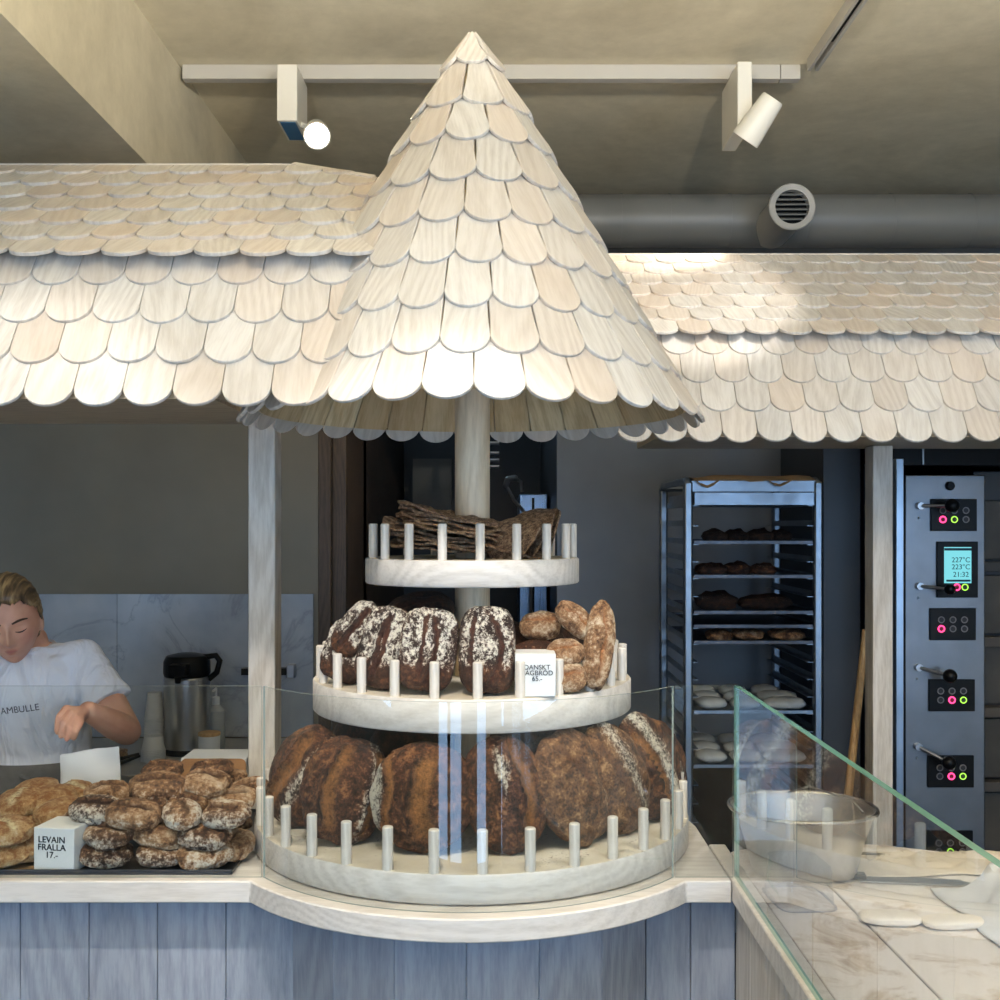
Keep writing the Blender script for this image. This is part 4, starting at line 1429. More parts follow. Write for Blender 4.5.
def panel(px0, px1, py0, py1, rows_, xs_, ys_):
    b = MB().box(pxx(px0), pxx(px1), OY-0.010, OY+0.001, pz(py1), pz(py0)).build('control_panel', M['black'], ov, bevel=0.002)
    for y_, row in zip(ys_, rows_):
        for x_, kd in zip(xs_, row):
            ring(b, x_, y_, kd)
    return b


panel(930, 976, 499, 531, ['ooo', 'pgo'], (941.5, 953, 964.5), (510.5, 519.5))
panel(929, 975, 608, 640, ['ooo', 'poo'], (940, 951.5, 963), (619.5, 628.5))
panel(928, 974, 679, 711, ['ooo', 'opg'], (939.3, 950.6, 962), (690.5, 699.5))
panel(927, 973, 755, 787, ['ooo', 'opg'], (938.5, 950, 961.5), (767, 775.5))
panel(926, 972, 830, 862, ['ooo', 'ogo'], (937.5, 949, 961), (842, 850.5))
b = MB().box(pxx(936), pxx(977), OY-0.010, OY+0.001, pz(597.5), pz(541.5)).build('control_panel', M['black'], ov, bevel=0.002)
ring(b, 955.5, 587, 'p')
ring(b, 963.5, 587, 'g')
s_ = MB().box(pxx(943), pxx(970), OY-0.012, OY-0.009, pz(583), pz(547)).build('screen', M['screen'], b)
MB().box(pxx(943), pxx(970), OY-0.0128, OY-0.0115, pz(550.5), pz(548)).box(pxx(945), pxx(969), OY-0.0128, OY-0.0115, pz(581.5), pz(579.5)).build('screen_bar', M['screen_ink'], b)
for yy, tx_ in ((560, '227°C'), (567, '223°C'), (574.5, '21:32')):
    text('screen_text', tx_, 0.026, M['screen_ink'], Matrix.Translation((pxx(959.5), OY-0.0128, pz(yy))) @ Matrix.Rotation(PI/2, 4, 'X'), b, 0.0004)
MB().lathe([(0, 0), (0.016, 0), (0.016, 0.012), (0.013, 0.018), (0, 0.018)], 24, M=Matrix.Translation((pxx(949.5), OY, pz(486))) @ Matrix.Rotation(PI/2, 4, 'X')).build('knob', M['black'], ov)
for (ax, ay, bx2, by2) in ((919, 506, 943, 506), (918.5, 586, 941, 588), (917.5, 667, 941, 673), (917, 746, 940, 758)):
    lv = MB().tube([(pxx(ax), OY-0.015, pz(ay)), (pxx(bx2), OY-0.075, pz(by2))], [0.0065, 0.005], 12).tube([(pxx(ax), OY+0.001, pz(ay)), (pxx(ax), OY-0.022, pz(ay))], 0.013, 16).build('lever', M['steel'], ov)
    MB().ball((pxx(bx2), OY-0.08, pz(by2)), 0.025 if ay != 586 else 0.020, 20).build('ball_grip', M['black'], lv)
    MB().ball((pxx(ax-0.3), OY-0.001, pz(ay+12)), 0.004, 8).build('screw', M['steel'], ov)
M['ledge'] = plain('ledge_steel', lin(66, 60, 54), 0.6, var=0.2)
for k, py in enumerate((500, 576, 647, 722, 797)):
    d_ = MB().box(pxx(987), 3.3, OY+0.07, OY+0.10, pz(py+60), pz(py)).build('deck_door', plain('sooty_steel', lin(70, 66, 60), 0.5, 0.4, var=0.3, scale=6), ov, bevel=0.003)
    MB().box(pxx(987), 3.3, OY+0.03, OY+0.10, pz(py+72), pz(py+62)).build('door_ledge', M['ledge'], ov, bevel=0.002)
# dark panels between rack and oven
tag(MB().box(1.262, 1.41, 4.3, 4.95, 0, 2.45).build('tall_cabinet', M['dark'], bevel=0.004), 'tall dark narrow cabinet between the rack and the oven', 'cabinet')
pt = thing('oven_peel', 'long wooden peel handle leaning beside the pale post', 'peel', (1.2, 3.6, 0))
MB().tube([tuple(P(866, 630, 3.62)), tuple(P(846, 815, 3.52)), (1.06, 3.46, 0.45)], [0.012, 0.014, 0.014], 10).build('handle', M['stick'], pt)
MB().box(0.96, 1.14, 3.44, 3.452, 0.02, 0.46).build('blade', M['stick'], pt, bevel=0.004)

# passage contents
tag(MB().box(-0.50, -0.28, 6.3, 6.36, 1.62, 1.98).build('wall_cabinet', plain('grey_box', lin(84, 82, 76), 0.6)), 'dim grey cabinet in the dark passage behind the crispbreads', 'cabinet')
fa = thing('spring_faucet', 'tall spring faucet seen in the dark passage', 'faucet', (0.12, 5.6, 0.9))
pts = [P(531, 520, 5.6), P(514, 500, 5.6), P(506, 485, 5.6), P(508, 479, 5.6), P(515, 478, 5.6), P(521, 482, 5.6), P(522, 492, 5.6)]
MB().tube([(0.16, 5.6, 0.0)]+[tuple(q) for q in pts], 0.009, 8).build('hose', M['steel'], fa)
mm = MB()
for k in range(14):
    a = k/13
    q = pts[2].lerp(pts[3], a*2) if a < 0.5 else pts[3].lerp(pts[4], a*2-1)
    mm.ball(q, 0.016, 8)
mm.build('spring', M['steel'], fa)
fr = thing('steel_fridge', 'steel fridge with a bluish sheen at the end of the dark passage', 'fridge', (0.16, 6.0, 0))
MB().box(0.10, 0.245, 5.7, 6.3, 0.05, 1.76).build('body', steel('fridge_steel', (0.35, 0.5, 0.75, 1), 0.3), fr, bevel=0.005)
MB().box(0.165, 0.178, 5.68, 5.70, 0.6, 1.74).build('handle', M['black'], fr)
bk = thing('wall_shelf', 'small wire shelf in the dark passage beside the tower pole', 'shelf', (-0.0, 5.4, 1.85))
for k, py in enumerate((443, 453, 460, 466.5)):
    q = P(489, py, 5.4)
    MB().box(q.x-0.06, q.x+0.05, 5.35, 5.5, q.z-0.004, q.z+0.004).build('rung', M['cup'], bk)
MB().box(P(489, 0, 5.4).x-0.06, P(489, 0, 5.4).x-0.05, 5.40, 5.5, 1.85, 2.1).build('bracket', M['black'], bk)

# ================================================================== DUCT, TRACKS, LAMPS
DX, DY, DZ, DR = -0.9, 4.6, 2.871, 0.109
dt = thing('ventilation_duct', 'round grey ventilation duct running below the ceiling', 'duct', (1.2, DY, DZ))
m = MB().tube([(DX, DY, DZ), (3.38, DY, DZ)], DR, 48)
m.build('pipe', M['duct'], dt)
for k, x in enumerate((0.50, 0.70, 0.95, 1.27, 1.62, 1.95, 2.3, 2.7)):
    MB().tube([(x, DY, DZ), (x+0.008, DY, DZ)], DR+0.0022, 48).build('seam', M['duct'], dt)
v_c = P(792, 207, 4.25)
mx = Matrix.Translation(v_c) @ Matrix.Rotation(PI/2, 4, 'X')
sp_ = MB().lathe([(0.078, -0.33), (0.078, -0.01), (0.0905, -0.01), (0.0905, 0.004), (0.086, 0.008), (0.066, 0.006), (0.064, -0.02)], 48, M=mx).build('vent', M['rail'], dt)
m = MB()
for k in range(6):
    z_ = -0.048+k*0.019
    hw = math.sqrt(0.064**2-z_**2)
    mm = Matrix.Translation((v_c.x, v_c.y-0.002, v_c.z+z_)) @ Matrix.Rotation(R(30), 4, 'X')
    m.box(-hw, hw, -0.002, 0.012, -0.0025, 0.0025, M=mm)
m.build('louvre', M['duct'], sp_)
MB().lathe([(0, -0.03), (0.066, -0.03)], 32, M=mx).build('vent_back', M['black'], sp_)

tr = thing('ceiling_track', 'white ceiling lighting track crossing above the cone tip', 'light track', (0, 3.5, CEIL))
MB().box(-1.02, 0.90, 3.53, 3.565, CEIL-0.048, CEIL-0.001).build('rail', M['rail'], tr, bevel=0.002)
MB().box(0.902, 0.965, 3.53, 3.565, CEIL-0.048, CEIL-0.001).build('end_cap', M['rail'], tr, bevel=0.002)
tr2 = thing('ceiling_track', 'second ceiling track running away toward the shop front', 'light track', (0.99, 1.5, CEIL))
MB().box(0.975, 0.985, 0.0, 3.49, CEIL-0.04, CEIL-0.001).box(1.000, 1.010, 0.0, 3.49, CEIL-0.04, CEIL-0.001).box(0.985, 1.0, 0.0, 3.49, CEIL-0.01, CEIL-0.001).build('rail', M['rail'], tr2)
MB().box(0.985, 1.0, 0.1, 3.30, CEIL-0.03, CEIL-0.011).build('slot', M['black'], tr2)
tr3 = thing('ceiling_track', 'third ceiling track overhead behind the viewer', 'light track', (0, 0.75, CEIL))
MB().box(-1.0, 1.6, 0.735, 0.77, CEIL-0.048, CEIL-0.001).build('rail', M['rail'], tr3)

M['lamp_face'] = emit('lamp_face', (1.0, 0.94, 0.82, 1), 30.0)


def track_lamp(label, bx0, bx1, by0, by1, bz0, head, aim, watts, col, spot, blend=0.5, radius=0.035, visible_box=True, hl=0.085, hr=0.042, plate=None):
    t = thing('track_spotlight', label, 'spotlight', ((bx0+bx1)/2, (by0+by1)/2, CEIL-0.048), 0, 'track spotlights')
    MB().box(bx0, bx1, by0, by1, bz0, CEIL-0.055).build('driver_box', M['white_paint'], t, bevel=0.003)
    MB().box((bx0+bx1)/2-0.012, (bx0+bx1)/2+0.012, by0+0.03, by0+0.09, CEIL-0.056, CEIL-0.045).build('adapter', M['rail'], t)
    if plate:
        MB().box(bx0+0.008, bx1-0.008, by0+0.012, by1-0.012, bz0-0.0015, bz0+0.001).build('underside_plate', plate, t)  # plain blue plate on the underside of the driver box
    h = Vector(head)
    d_ = (Vector(aim)-h).normalized()
    q = frame(h, d_)
    MB().lathe([(0, -hl), (hr*0.72, -hl), (hr*0.8, -hl+0.006), (hr, -0.012), (hr, 0.0), (hr-0.004, 0.0), (hr-0.006, -0.010)], 36, M=q).build('lamp_head', M['white_paint'], t)
    MB().lathe([(0, -0.006), (hr-0.005, -0.006)], 32, M=q).build('lamp_lens', M['lamp_face'], t)
    side = h-d_*hl*0.55
    MB().tube([tuple(side), ((bx0+bx1)/2, (by0+by1)/2, bz0+0.035)], 0.009, 10).build('swivel', M['white_paint'], t)
    ld = bpy.data.lights.new('beam', 'SPOT')
    ld.energy = watts
    ld.color = col
    ld.spot_size = R(spot)
    ld.spot_blend = blend
    ld.shadow_soft_size = radius
    lo = bpy.data.objects.new('beam', ld)
    COL.objects.link(lo)
    lo.parent = t
    lo.matrix_parent_inverse = world_of(t).inverted()
    lo.matrix_basis = Matrix.Translation(h+d_*0.02) @ d_.to_track_quat('-Z', 'Y').to_matrix().to_4x4()
    return t


WARM = (1.0, 0.87, 0.68)
NEUT = (1.0, 0.955, 0.90)
BLUE = plain('blue_plate', lin(70, 120, 165), 0.4)
track_lamp('glowing track spotlight facing the viewer from the end of the track', -0.69, -0.627, 3.40, 3.58, 2.85, P(317, 136, 3.40), (-0.05, 0.6, 1.0), 60, WARM, 70, plate=BLUE)
track_lamp('white cylindrical track spotlight tilted down above the rack side', 0.73, 0.775, 3.38, 3.62, 2.83, P(745, 140, 3.36), (0.22, 3.75, 2.0), 14, WARM, 60, hl=0.14, hr=0.045)


def room_lamp(x, y, aim, watts, col, spot, label, blend=0.5):
    track_lamp(label, x-0.03, x+0.03, y-0.09, y+0.09, 2.87, (x, y-0.08 if aim[1] < y else y+0.12, 2.86), aim, watts, col, spot, blend)


room_lamp(-0.62, 0.75, (-0.55, 2.0, 1.50), 12, NEUT, 66, 'overhead spotlight aimed at the canopy above the rolls', 1.0)
room_lamp(0.25, 0.75, (-0.06, 2.0, 1.45), 21, NEUT, 80, 'overhead spotlight aimed at the cone of the tower', 1.0)
room_lamp(-0.22, 0.75, (-0.08, 2.1, 1.05), 72, NEUT, 36, 'overhead spotlight aimed at the loaves')
room_lamp(0.99, 1.05, (0.95, 2.2, 0.95), 48, NEUT, 60, 'overhead spotlight aimed at the floured work table')
room_lamp(0.99, 1.75, (0.52, 3.20, 2.28), 60, NEUT, 27, 'overhead spotlight making the bright pool on the rack-side canopy', 0.15)
room_lamp(1.45, 0.75, (1.35, 3.0, 2.0), 45, NEUT, 60, 'overhead spotlight aimed at the rack-side canopy')
room_lamp(-0.93, 0.75, (-0.95, 2.5, 1.0), 50, NEUT, 36, 'overhead spotlight aimed at the tray and the worker')
# ceiling wash: added bowl uplights out of view, put in to brighten the ceiling
for (x, y, lb) in ((0.55, 0.25, 'added unseen bowl uplight brightening the ceiling, nearer the work table'), (-0.35, -0.10, 'added unseen bowl uplight brightening the ceiling, nearer the roll tray')):
    pd = thing('fill_uplight', lb, 'added fill lamp', (x, y, 2.25), 0, 'added bowl uplights over the customer side')
    MB().lathe([(0.0, 0.0), (0.12, 0.02), (0.2, 0.10), (0.205, 0.10), (0.12, 0.012), (0, -0.01)], 40).build('bowl', M['white_paint'], pd, local=True)
    MB().tube([(0, 0, 0.0), (0, 0, 0.82)], 0.004, 8).build('cord', M['black'], pd, local=True)
    ld = bpy.data.lights.new('fill_bulb', 'POINT')
    ld.energy = 260
    ld.color = (1.0, 0.92, 0.76)
    ld.shadow_soft_size = 0.03
    lo = bpy.data.objects.new('fill_bulb', ld)
    COL.objects.link(lo)
    lo.parent = pd
    lo.location = (0, 0, 0.07)

# ================================================================== ON THE WORK TABLE
# steel tub: oval rim tapering to a rounded rectangular base
tb = thing('steel_tub', 'shiny oval steel tub standing on the floured table', 'tub', (0.585, 2.13, CZ))


def superell(a, b, e, n=64):
    out = []
    for k in range(n):
        t_ = 2*PI*k/n
        c_, s__ = math.cos(t_), math.sin(t_)
        out.append((a*abs(c_)**(2/e)*(1 if c_ >= 0 else -1), b*abs(s__)**(2/e)*(1 if s__ >= 0 else -1)))
    return out


lay = [(0.0, 0.0, 2.5, 0.0), (0.085, 0.07, 3.2, 0.0), (0.095, 0.08, 3.2, 0.006), (0.098, 0.083, 3.2, 0.02), (0.112, 0.095, 2.8, 0.07), (0.128, 0.109, 2.4, 0.108), (0.136, 0.116, 2.2, 0.124), (0.1385, 0.1185, 2.2, 0.123), (0.138, 0.118, 2.2, 0.122),
       (0.133, 0.113, 2.2, 0.121), (0.126, 0.107, 2.3, 0.105), (0.110, 0.093, 2.8, 0.07), (0.096, 0.081, 3.2, 0.022), (0.092, 0.077, 3.2, 0.010), (0.0, 0.0, 2.5, 0.004)]
vs, fs = [], []
for (a, b, e, z) in lay:
    vs += [(x, y, z) for x, y in superell(max(a, 1e-4), max(b, 1e-4), e)]
for i in range(len(lay)-1):
    for k in range(64):
        k2 = (k+1) % 64
        fs.append((i*64+k, i*64+k2, (i+1)*64+k2, (i+1)*64+k))
MB().add(vs, fs).build('bowl', M['tub'], tb, local=True, fix=True, sharp=50)
rp = superell(0.139, 0.119, 2.2, 64)
MB().tube([(x, y, 0.1245) for x, y in rp]+[(rp[0][0], rp[0][1], 0.1245)], 0.0038, 8, caps=False).build('rim', steel('rim_steel', (0.9, 0.9, 0.9, 1), 0.2, 'N'), tb, local=True)
m = MB()
m.tube([(0.10, -0.055, 0.128), (0.085, -0.03, 0.145), (0.03, 0.06, 0.150), (0.0, 0.10, 0.128)], 0.0022, 8)
m.tube([(0.11, 0.045, 0.128), (0.105, 0.015, 0.100), (0.092, -0.005, 0.085)], 0.0022, 8)
m.build('wire_handle', M['tub'], tb, local=True)
# clear plastic container upside down
m = MB()
lay = [(0.052, 0.052), (0.058, 0.0)]
pc = superell(0.045, 0.060, 5, 40)
pcb = superell(0.050, 0.066, 5, 40)
vs = [(x, y, 0.07) for x, y in pc]+[(x, y, 0.001) for x, y in pcb]+[(x*1.06, y*1.06, 0.001) for x, y in pcb]+[(x*1.06, y*1.06, 0.004) for x, y in pcb]
fs = [tuple(range(40))]
for i in range(3):
    for k in range(40):
        k2 = (k+1) % 40
        fs.append((i*40+k, i*40+k2, (i+1)*40+k2, (i+1)*40+k))
m.add(vs, fs)
o = m.build('plastic_container', M['plastic_clear'], None, local=True, fix=True)
o.location = (0.535, 1.97, CZ-0.001)
o.rotation_euler = (0, 0, R(4))
tag(o, 'clear plastic container turned upside down beside the tub', 'container')
sc_ = thing('dough_knife', 'long flat steel dough knife lying behind the dough pieces', 'knife', (0.78, 2.06, CZ))
Mk = Matrix.Translation((0.775, 2.065, CZ)) @ Matrix.Rotation(R(-9), 4, 'Z')
MB().prism([(-0.10, -0.02), (0.085, -0.018), (0.105, 0.0), (0.085, 0.016), (-0.10, 0.018)], 0.001, 0.0035, M=Mk).build('blade', M['steel_x'], sc_, fix=True)
MB().box(-0.12, -0.085, -0.012, 0.012, 0.001, 0.012, M=Mk).build('handle', M['black'], sc_, bevel=0.003)
tag(MB().box(-0.028, 0.028, -0.008, 0.008, 0.0, 0.008, M=Matrix.Translation((0.755, 2.215, CZ)) @ Matrix.Rotation(R(-15), 4, 'Z')).build('bench_scraper', M['steel_dark'], bevel=0.002), 'small dark scraper lying at the far edge of the table', 'scraper')
for i, (px, py, L_, W_2, rz) in enumerate(((890, 917, 0.10, 0.055, 6), (953, 921, 0.105, 0.05, -4), (934, 973, 0.0, 0, 0))):
    if L_ == 0:
        continue
    q = Pz(px, py, CZ+0.008)
    loaf('dough_piece', ['flat floured dough piece nearest the plank seam of the table', 'flat floured dough piece beside the heaped white cloth'][i], 'dough', 'flat dough pieces on the table', (L_, W_2, 0.018), frame((q.x, q.y, CZ+0.008), (0, 0, 1), R(90+rz)), M['dough'], 500+i, [], None, sub=4, p=3.2, rest=CZ-0.001)


def cloth(name, x0, x1, y0, y1, hfun, mat, label, n=40):
    m = MB()
    vs, fs = [], []
    for j in range(n+1):
        for i in range(n+1):
            u_, v_ = i/n, j/n
            x, y = x0+(x1-x0)*u_, y0+(y1-y0)*v_
            x += 0.02*noise.noise(Vector((u_*3, v_*3, 9)))
            y += 0.02*noise.noise(Vector((u_*3, v_*3, 4)))
            vs.append((x, y, CZ+0.002+hfun(u_, v_)))
    for j in range(n):
        for i in range(n):
            fs.append((j*(n+1)+i, j*(n+1)+i+1, (j+1)*(n+1)+i+1, (j+1)*(n+1)+i))
    m.add(vs, fs)
    o = m.build(name, mat, None)
    s2 = o.modifiers.new('solid', 'SOLIDIFY')
    s2.thickness = 0.002
    s2.offset = 1
    return tag(o, label, 'cloth')


ridg = lambda u, v, s: max(0, 1-abs(noise.noise(Vector((u*s, v*s*0.6, 3.0))))*5)
edge = lambda u, v: min(1, 5*u)*min(1, 5*v)*min(1, 5*(1-u))*min(1, 5*(1-v))
cloth('linen_cloth', 0.79, 1.15, 1.72, 2.02, lambda u, v: edge(u, v)*(0.11*math.sin(PI*min(1, u*0.75+0.05))*(0.85+0.25*noise.noise(Vector((u*3, v*3, 1))))+0.012*ridg(u, v, 4)), M['linen'], 'heaped bluish white cloth at the table edge near the oven')
cloth('couche_cloth', 0.68, 1.06, 2.09, 2.24, lambda u, v: edge(u, v)*(0.010*ridg(u, v, 5)+0.004), plain('dusty_couche', lin(206, 194, 176), 0.85, var=0.12, scale=10, bstr=0.3), 'crumpled beige baking cloth along the far table edge')

# ================================================================== THE WORKER
BX, BY = -1.27, 2.95


def skin_mat():
    t = NT('skin')
    tc = t.n('ShaderNodeTexCoord')
    nz = t.n('ShaderNodeTexNoise', i_Scale=18.0, i_Detail=4.0)
    t.l(tc.outputs['Object'], nz.inputs['Vector'])
    c = t.ramp(nz.outputs[0], [(0.3, lin(196, 142, 118)), (0.7, lin(214, 166, 142))])
    for (pt_, r0, colr, k) in SPOTS:
        d_ = t.n('ShaderNodeVectorMath', operation='DISTANCE')
        t.l(tc.outputs['Object'], d_.inputs[0])
        d_.inputs[1].default_value = pt_
        fm = t.math('MULTIPLY', t.math('SUBTRACT', r0, d_.outputs['Value']), 1/(r0*0.6), True)
        c = t.mix(t.math('MULTIPLY', fm, k), c, colr)
    t.bsdf(c, 0.5, 0, nz.outputs[0], 0.05, 0.002, Subsurface_Weight=0.06)
    return t.m


HC = P(11, 621, 2.84)
HR = Matrix.Rotation(R(17), 4, 'Z') @ Matrix.Rotation(R(-6), 4, 'Y') @ Matrix.Rotation(R(14), 4, 'X')
HM = Matrix.Translation(HC) @ HR @ Matrix.Scale(0.95, 4)
root = Vector((BX, BY, 0))
loc = lambda q: tuple((HM @ Vector(q))-root)
SPOTS = [(loc((0.006, -0.088, -0.063)), 0.013, lin(166, 88, 84), 0.8), (loc((-0.006, -0.088, -0.063)), 0.013, lin(166, 88, 84), 0.8), (loc((0.014, -0.086, -0.063)), 0.010, lin(166, 88, 84), 0.7), (loc((-0.014, -0.086, -0.063)), 0.010, lin(166, 88, 84), 0.7),
         (loc((0.045, -0.075, -0.03)), 0.03, lin(206, 128, 112), 0.30), (loc((-0.045, -0.075, -0.03)), 0.03, lin(206, 128, 112), 0.35)]
M['skin'] = skin_mat()


def head_point(d_):
    """head surface; front is -y, up is z"""
    x, y, z = d_.x*0.074, d_.y*0.094, d_.z*0.116
    if z < 0:
        k = (-z/0.116)
        x *= 1-0.34*k**1.6
        if y < 0:
            y *= 1-0.04*k
        else:
            y *= 1-0.45*k
    if y < 0:
        # face relief
        g = lambda cx, cz, sx, sz: math.exp(-((x-cx)/sx)**2-((z-cz)/sz)**2)
        f_ = min(1, -y/0.05)
        flat = 0.010*g(0, -0.0, 0.05, 0.06)
        dy = flat*0
        dy -= 0.025*g(0, -0.030, 0.009, 0.013)
        dy -= 0.015*g(0, -0.008, 0.007, 0.022)
        dy -= 0.007*g(0.010, -0.034, 0.006, 0.007)+0.007*g(-0.010, -0.034, 0.006, 0.007)
        dy += 0.015*g(0.030, 0.002, 0.014, 0.010)+0.015*g(-0.030, 0.002, 0.014, 0.010)
        dy -= 0.007*g(0.031, 0.001, 0.011, 0.006)+0.007*g(-0.031, 0.001, 0.011, 0.006)
        dy -= 0.005*g(0.028, 0.022, 0.022, 0.007)+0.005*g(-0.028, 0.022, 0.022, 0.007)
        dy -= 0.007*g(0, -0.058, 0.017, 0.005)+0.007*g(0, -0.069, 0.014, 0.0055)
        dy += 0.004*g(0, -0.0635, 0.018, 0.002)
        dy += 0.004*g(0, -0.083, 0.016, 0.006)
        dy -= 0.009*g(0, -0.103, 0.018, 0.011)
        dy -= 0.004*g(0.042, -0.03, 0.018, 0.02)+0.004*g(-0.042, -0.03, 0.018, 0.02)
        y += dy*f_
    return Vector((x, y, z))


worker = thing('person', 'person in a white T-shirt and grey apron bending over the counter', 'person', (BX, BY, 0))


def capsule(mb_, pts, rads, n=16):
    mb_.tube(pts, rads, n)
    for p_, r_ in zip(pts, rads):
        mb_.ball(p_, r_*0.995, 14)


body = MB()
bm = bmesh.new()
bmesh.ops.create_icosphere(bm, subdivisions=6, radius=1)
body.add([head_point(v.co.normalized()) for v in bm.verts], [[v.index for v in f_.verts] for f_ in bm.faces], M=HM)
bm.free()
for sx_ in (-1, 1):   # ears
    body.ball((sx_*0.074, 0.008, -0.012), (0.008, 0.018, 0.030), 14, M=HM)
nk = HM @ Vector((0, 0.030, -0.075))
capsule(body, [tuple(nk), (BX+0.012, 2.925, 1.285), (BX, 2.95, 1.22)], [0.050, 0.055, 0.07])
body.loft([((BX, 2.99, 0.80), 0.165, 0.11), ((BX, 2.99, 0.92), 0.15, 0.105), ((BX, 2.98, 1.02), 0.13, 0.095), ((BX, 2.95, 1.12), 0.145, 0.105), ((BX, 2.94, 1.20), 0.15, 0.10), ((BX, 2.94, 1.25), 0.12, 0.08), ((BX, 2.935, 1.285), 0.07, 0.06)], 36)
# arms
shL = Vector((BX+0.155, 2.94, 1.235))
elL = P(127, 731, 2.86)
wrL = P(88, 711, 2.68)
capsule(body, [shL, shL.lerp(elL, 0.5), elL], [0.052, 0.046, 0.037])
capsule(body, [elL, elL.lerp(wrL, 0.35), wrL], [0.037, 0.037, 0.024])
shR = Vector((BX-0.155, 2.94, 1.235))
elR = Vector((BX-0.27, 2.90, 1.04))
wrR = Vector((BX-0.13, 2.70, 1.03))
capsule(body, [shR, shR.lerp(elR, 0.5), elR], [0.052, 0.046, 0.037])
capsule(body, [elR, elR.lerp(wrR, 0.35), wrR], [0.037, 0.037, 0.024])


def hand(mb_, wr, palm_c, kn0, kn1, tips, bends, thumb, r=0.0085):
    """palm from wrist to the knuckle line kn0..kn1, four fingers to tips through bends, thumb path"""
    ks = [kn0.lerp(kn1, k/3) for k in range(4)]
    for k in ks:
        capsule(mb_, [wr.lerp(palm_c, 0.35), palm_c.lerp(k, 0.5), k], [0.016, 0.014, 0.0105], 12)
    for k, b_, t_ in zip(ks, bends, tips):
        mid = b_.lerp(t_, 0.5)
        capsule(mb_, [k, b_, mid, t_], [0.0100, r, r*0.95, r*0.8], 12)
    capsule(mb_, thumb, [0.014, 0.0105, 0.009, 0.0075][:len(thumb)], 12)


# her raised hand: knuckles up, fingers pinching downwards
pc_ = P(77, 714, 2.64)
kn0, kn1 = P(66, 709, 2.62), P(80, 722, 2.60)
bends = [P(59, 717, 2.60), P(63, 722, 2.585), P(69, 727, 2.58), P(76, 731, 2.58)]
tips = [P(57, 731, 2.60), P(61, 736, 2.585), P(67, 739, 2.58), P(74, 738, 2.59)]
hand(body, wrL, pc_, kn0, kn1, tips, bends, [P(84, 712, 2.66), P(74, 712, 2.66), P(64, 722, 2.645), P(58, 732, 2.625)])
# her other hand, closed round the wrapped bun
o_ = wrR
K0, K1 = o_+Vector((0.035, -0.055, 0.020)), o_+Vector((0.030, -0.070, -0.040))
hand(body, wrR, o_+Vector((0.02, -0.035, -0.005)), K0, K1,
     [o_+Vector((0.085, -0.062+0.0*k, 0.018-0.020*k)) for k in range(4)], [o_+Vector((0.060, -0.085, 0.020-0.021*k)) for k in range(4)],
     [o_+Vector((0.015, -0.02, 0.010)), o_+Vector((0.045, -0.015, 0.022)), o_+Vector((0.075, -0.025, 0.022))])
# legs and shoes (behind the counter)
for s2 in (-1, 1):
    hp = Vector((BX+s2*0.09, 3.0, 0.82))
    kn = Vector((BX+s2*0.10, 2.98, 0.46))
    an = Vector((BX+s2*0.10, 3.01, 0.08))
    capsule(body, [hp, kn, an], [0.088, 0.056, 0.038])
    body.ball((BX+s2*0.105, 2.95, 0.035), (0.043, 0.12, 0.035), 16)
bo = body.build('body', M['skin'], worker, local=False)
bo_me = bo.data
for v in bo_me.vertices:
    v.co = v.co-root
bo.matrix_parent_inverse = Matrix.Identity(4)
rm = bo.modifiers.new('remesh', 'REMESH')
rm.mode = 'VOXEL'
rm.voxel_size = 0.0030
rm.use_smooth_shade = True
sm = bo.modifiers.new('smooth', 'SMOOTH')
sm.factor = 0.5
sm.iterations = 3

# T-shirt
sh = MB()
sh.loft([((BX, 2.985, 0.93), 0.172, 0.128), ((BX, 2.98, 1.00), 0.158, 0.122), ((BX, 2.955, 1.08), 0.162, 0.130), ((BX, 2.94, 1.15), 0.172, 0.132), ((BX, 2.935, 1.21), 0.172, 0.120), ((BX, 2.935, 1.25), 0.150, 0.095), ((BX+0.003, 2.93, 1.268), 0.105, 0.076), ((BX+0.006, 2.925, 1.280), 0.082, 0.068)], 48)
for s2, (a_, e_) in ((1, (shL, elL)), (-1, (shR, elR))):
    en = a_.lerp(e_, 0.62)
    capsule(sh, [Vector((BX+s2*0.09, 2.94, 1.235)), a_+Vector((0, 0, 0.004))], [0.056, 0.057])
    sh.tube([a_, a_.lerp(e_, 0.3), en], [0.058, 0.059, 0.062], 28)
so = sh.build('t_shirt', M['shirt'], worker)
rm = so.modifiers.new('remesh', 'REMESH')
rm.mode = 'VOXEL'
rm.voxel_size = 0.006
rm.use_smooth_shade = True
sm = so.modifiers.new('smooth', 'SMOOTH')
sm.factor = 0.6
sm.iterations = 5
tx = bpy.data.textures.new('creases', 'CLOUDS')
tx.noise_scale = 0.07
tx.noise_depth = 1
dp = so.modifiers.new('creases', 'DISPLACE')
dp.texture = tx
dp.strength = 0.016
dp.mid_level = 0.5
dp.texture_coords = 'GLOBAL'
# neckline and sleeve hem
m = MB()
ring_ = [(BX+0.008+0.074*math.cos(2*PI*k/40), 2.922+0.068*math.sin(2*PI*k/40), 1.276+0.012*math.sin(2*PI*k/40)) for k in range(41)]
m.tube(ring_, 0.006, 8, caps=False)
m.build('collar', M['shirt'], worker)
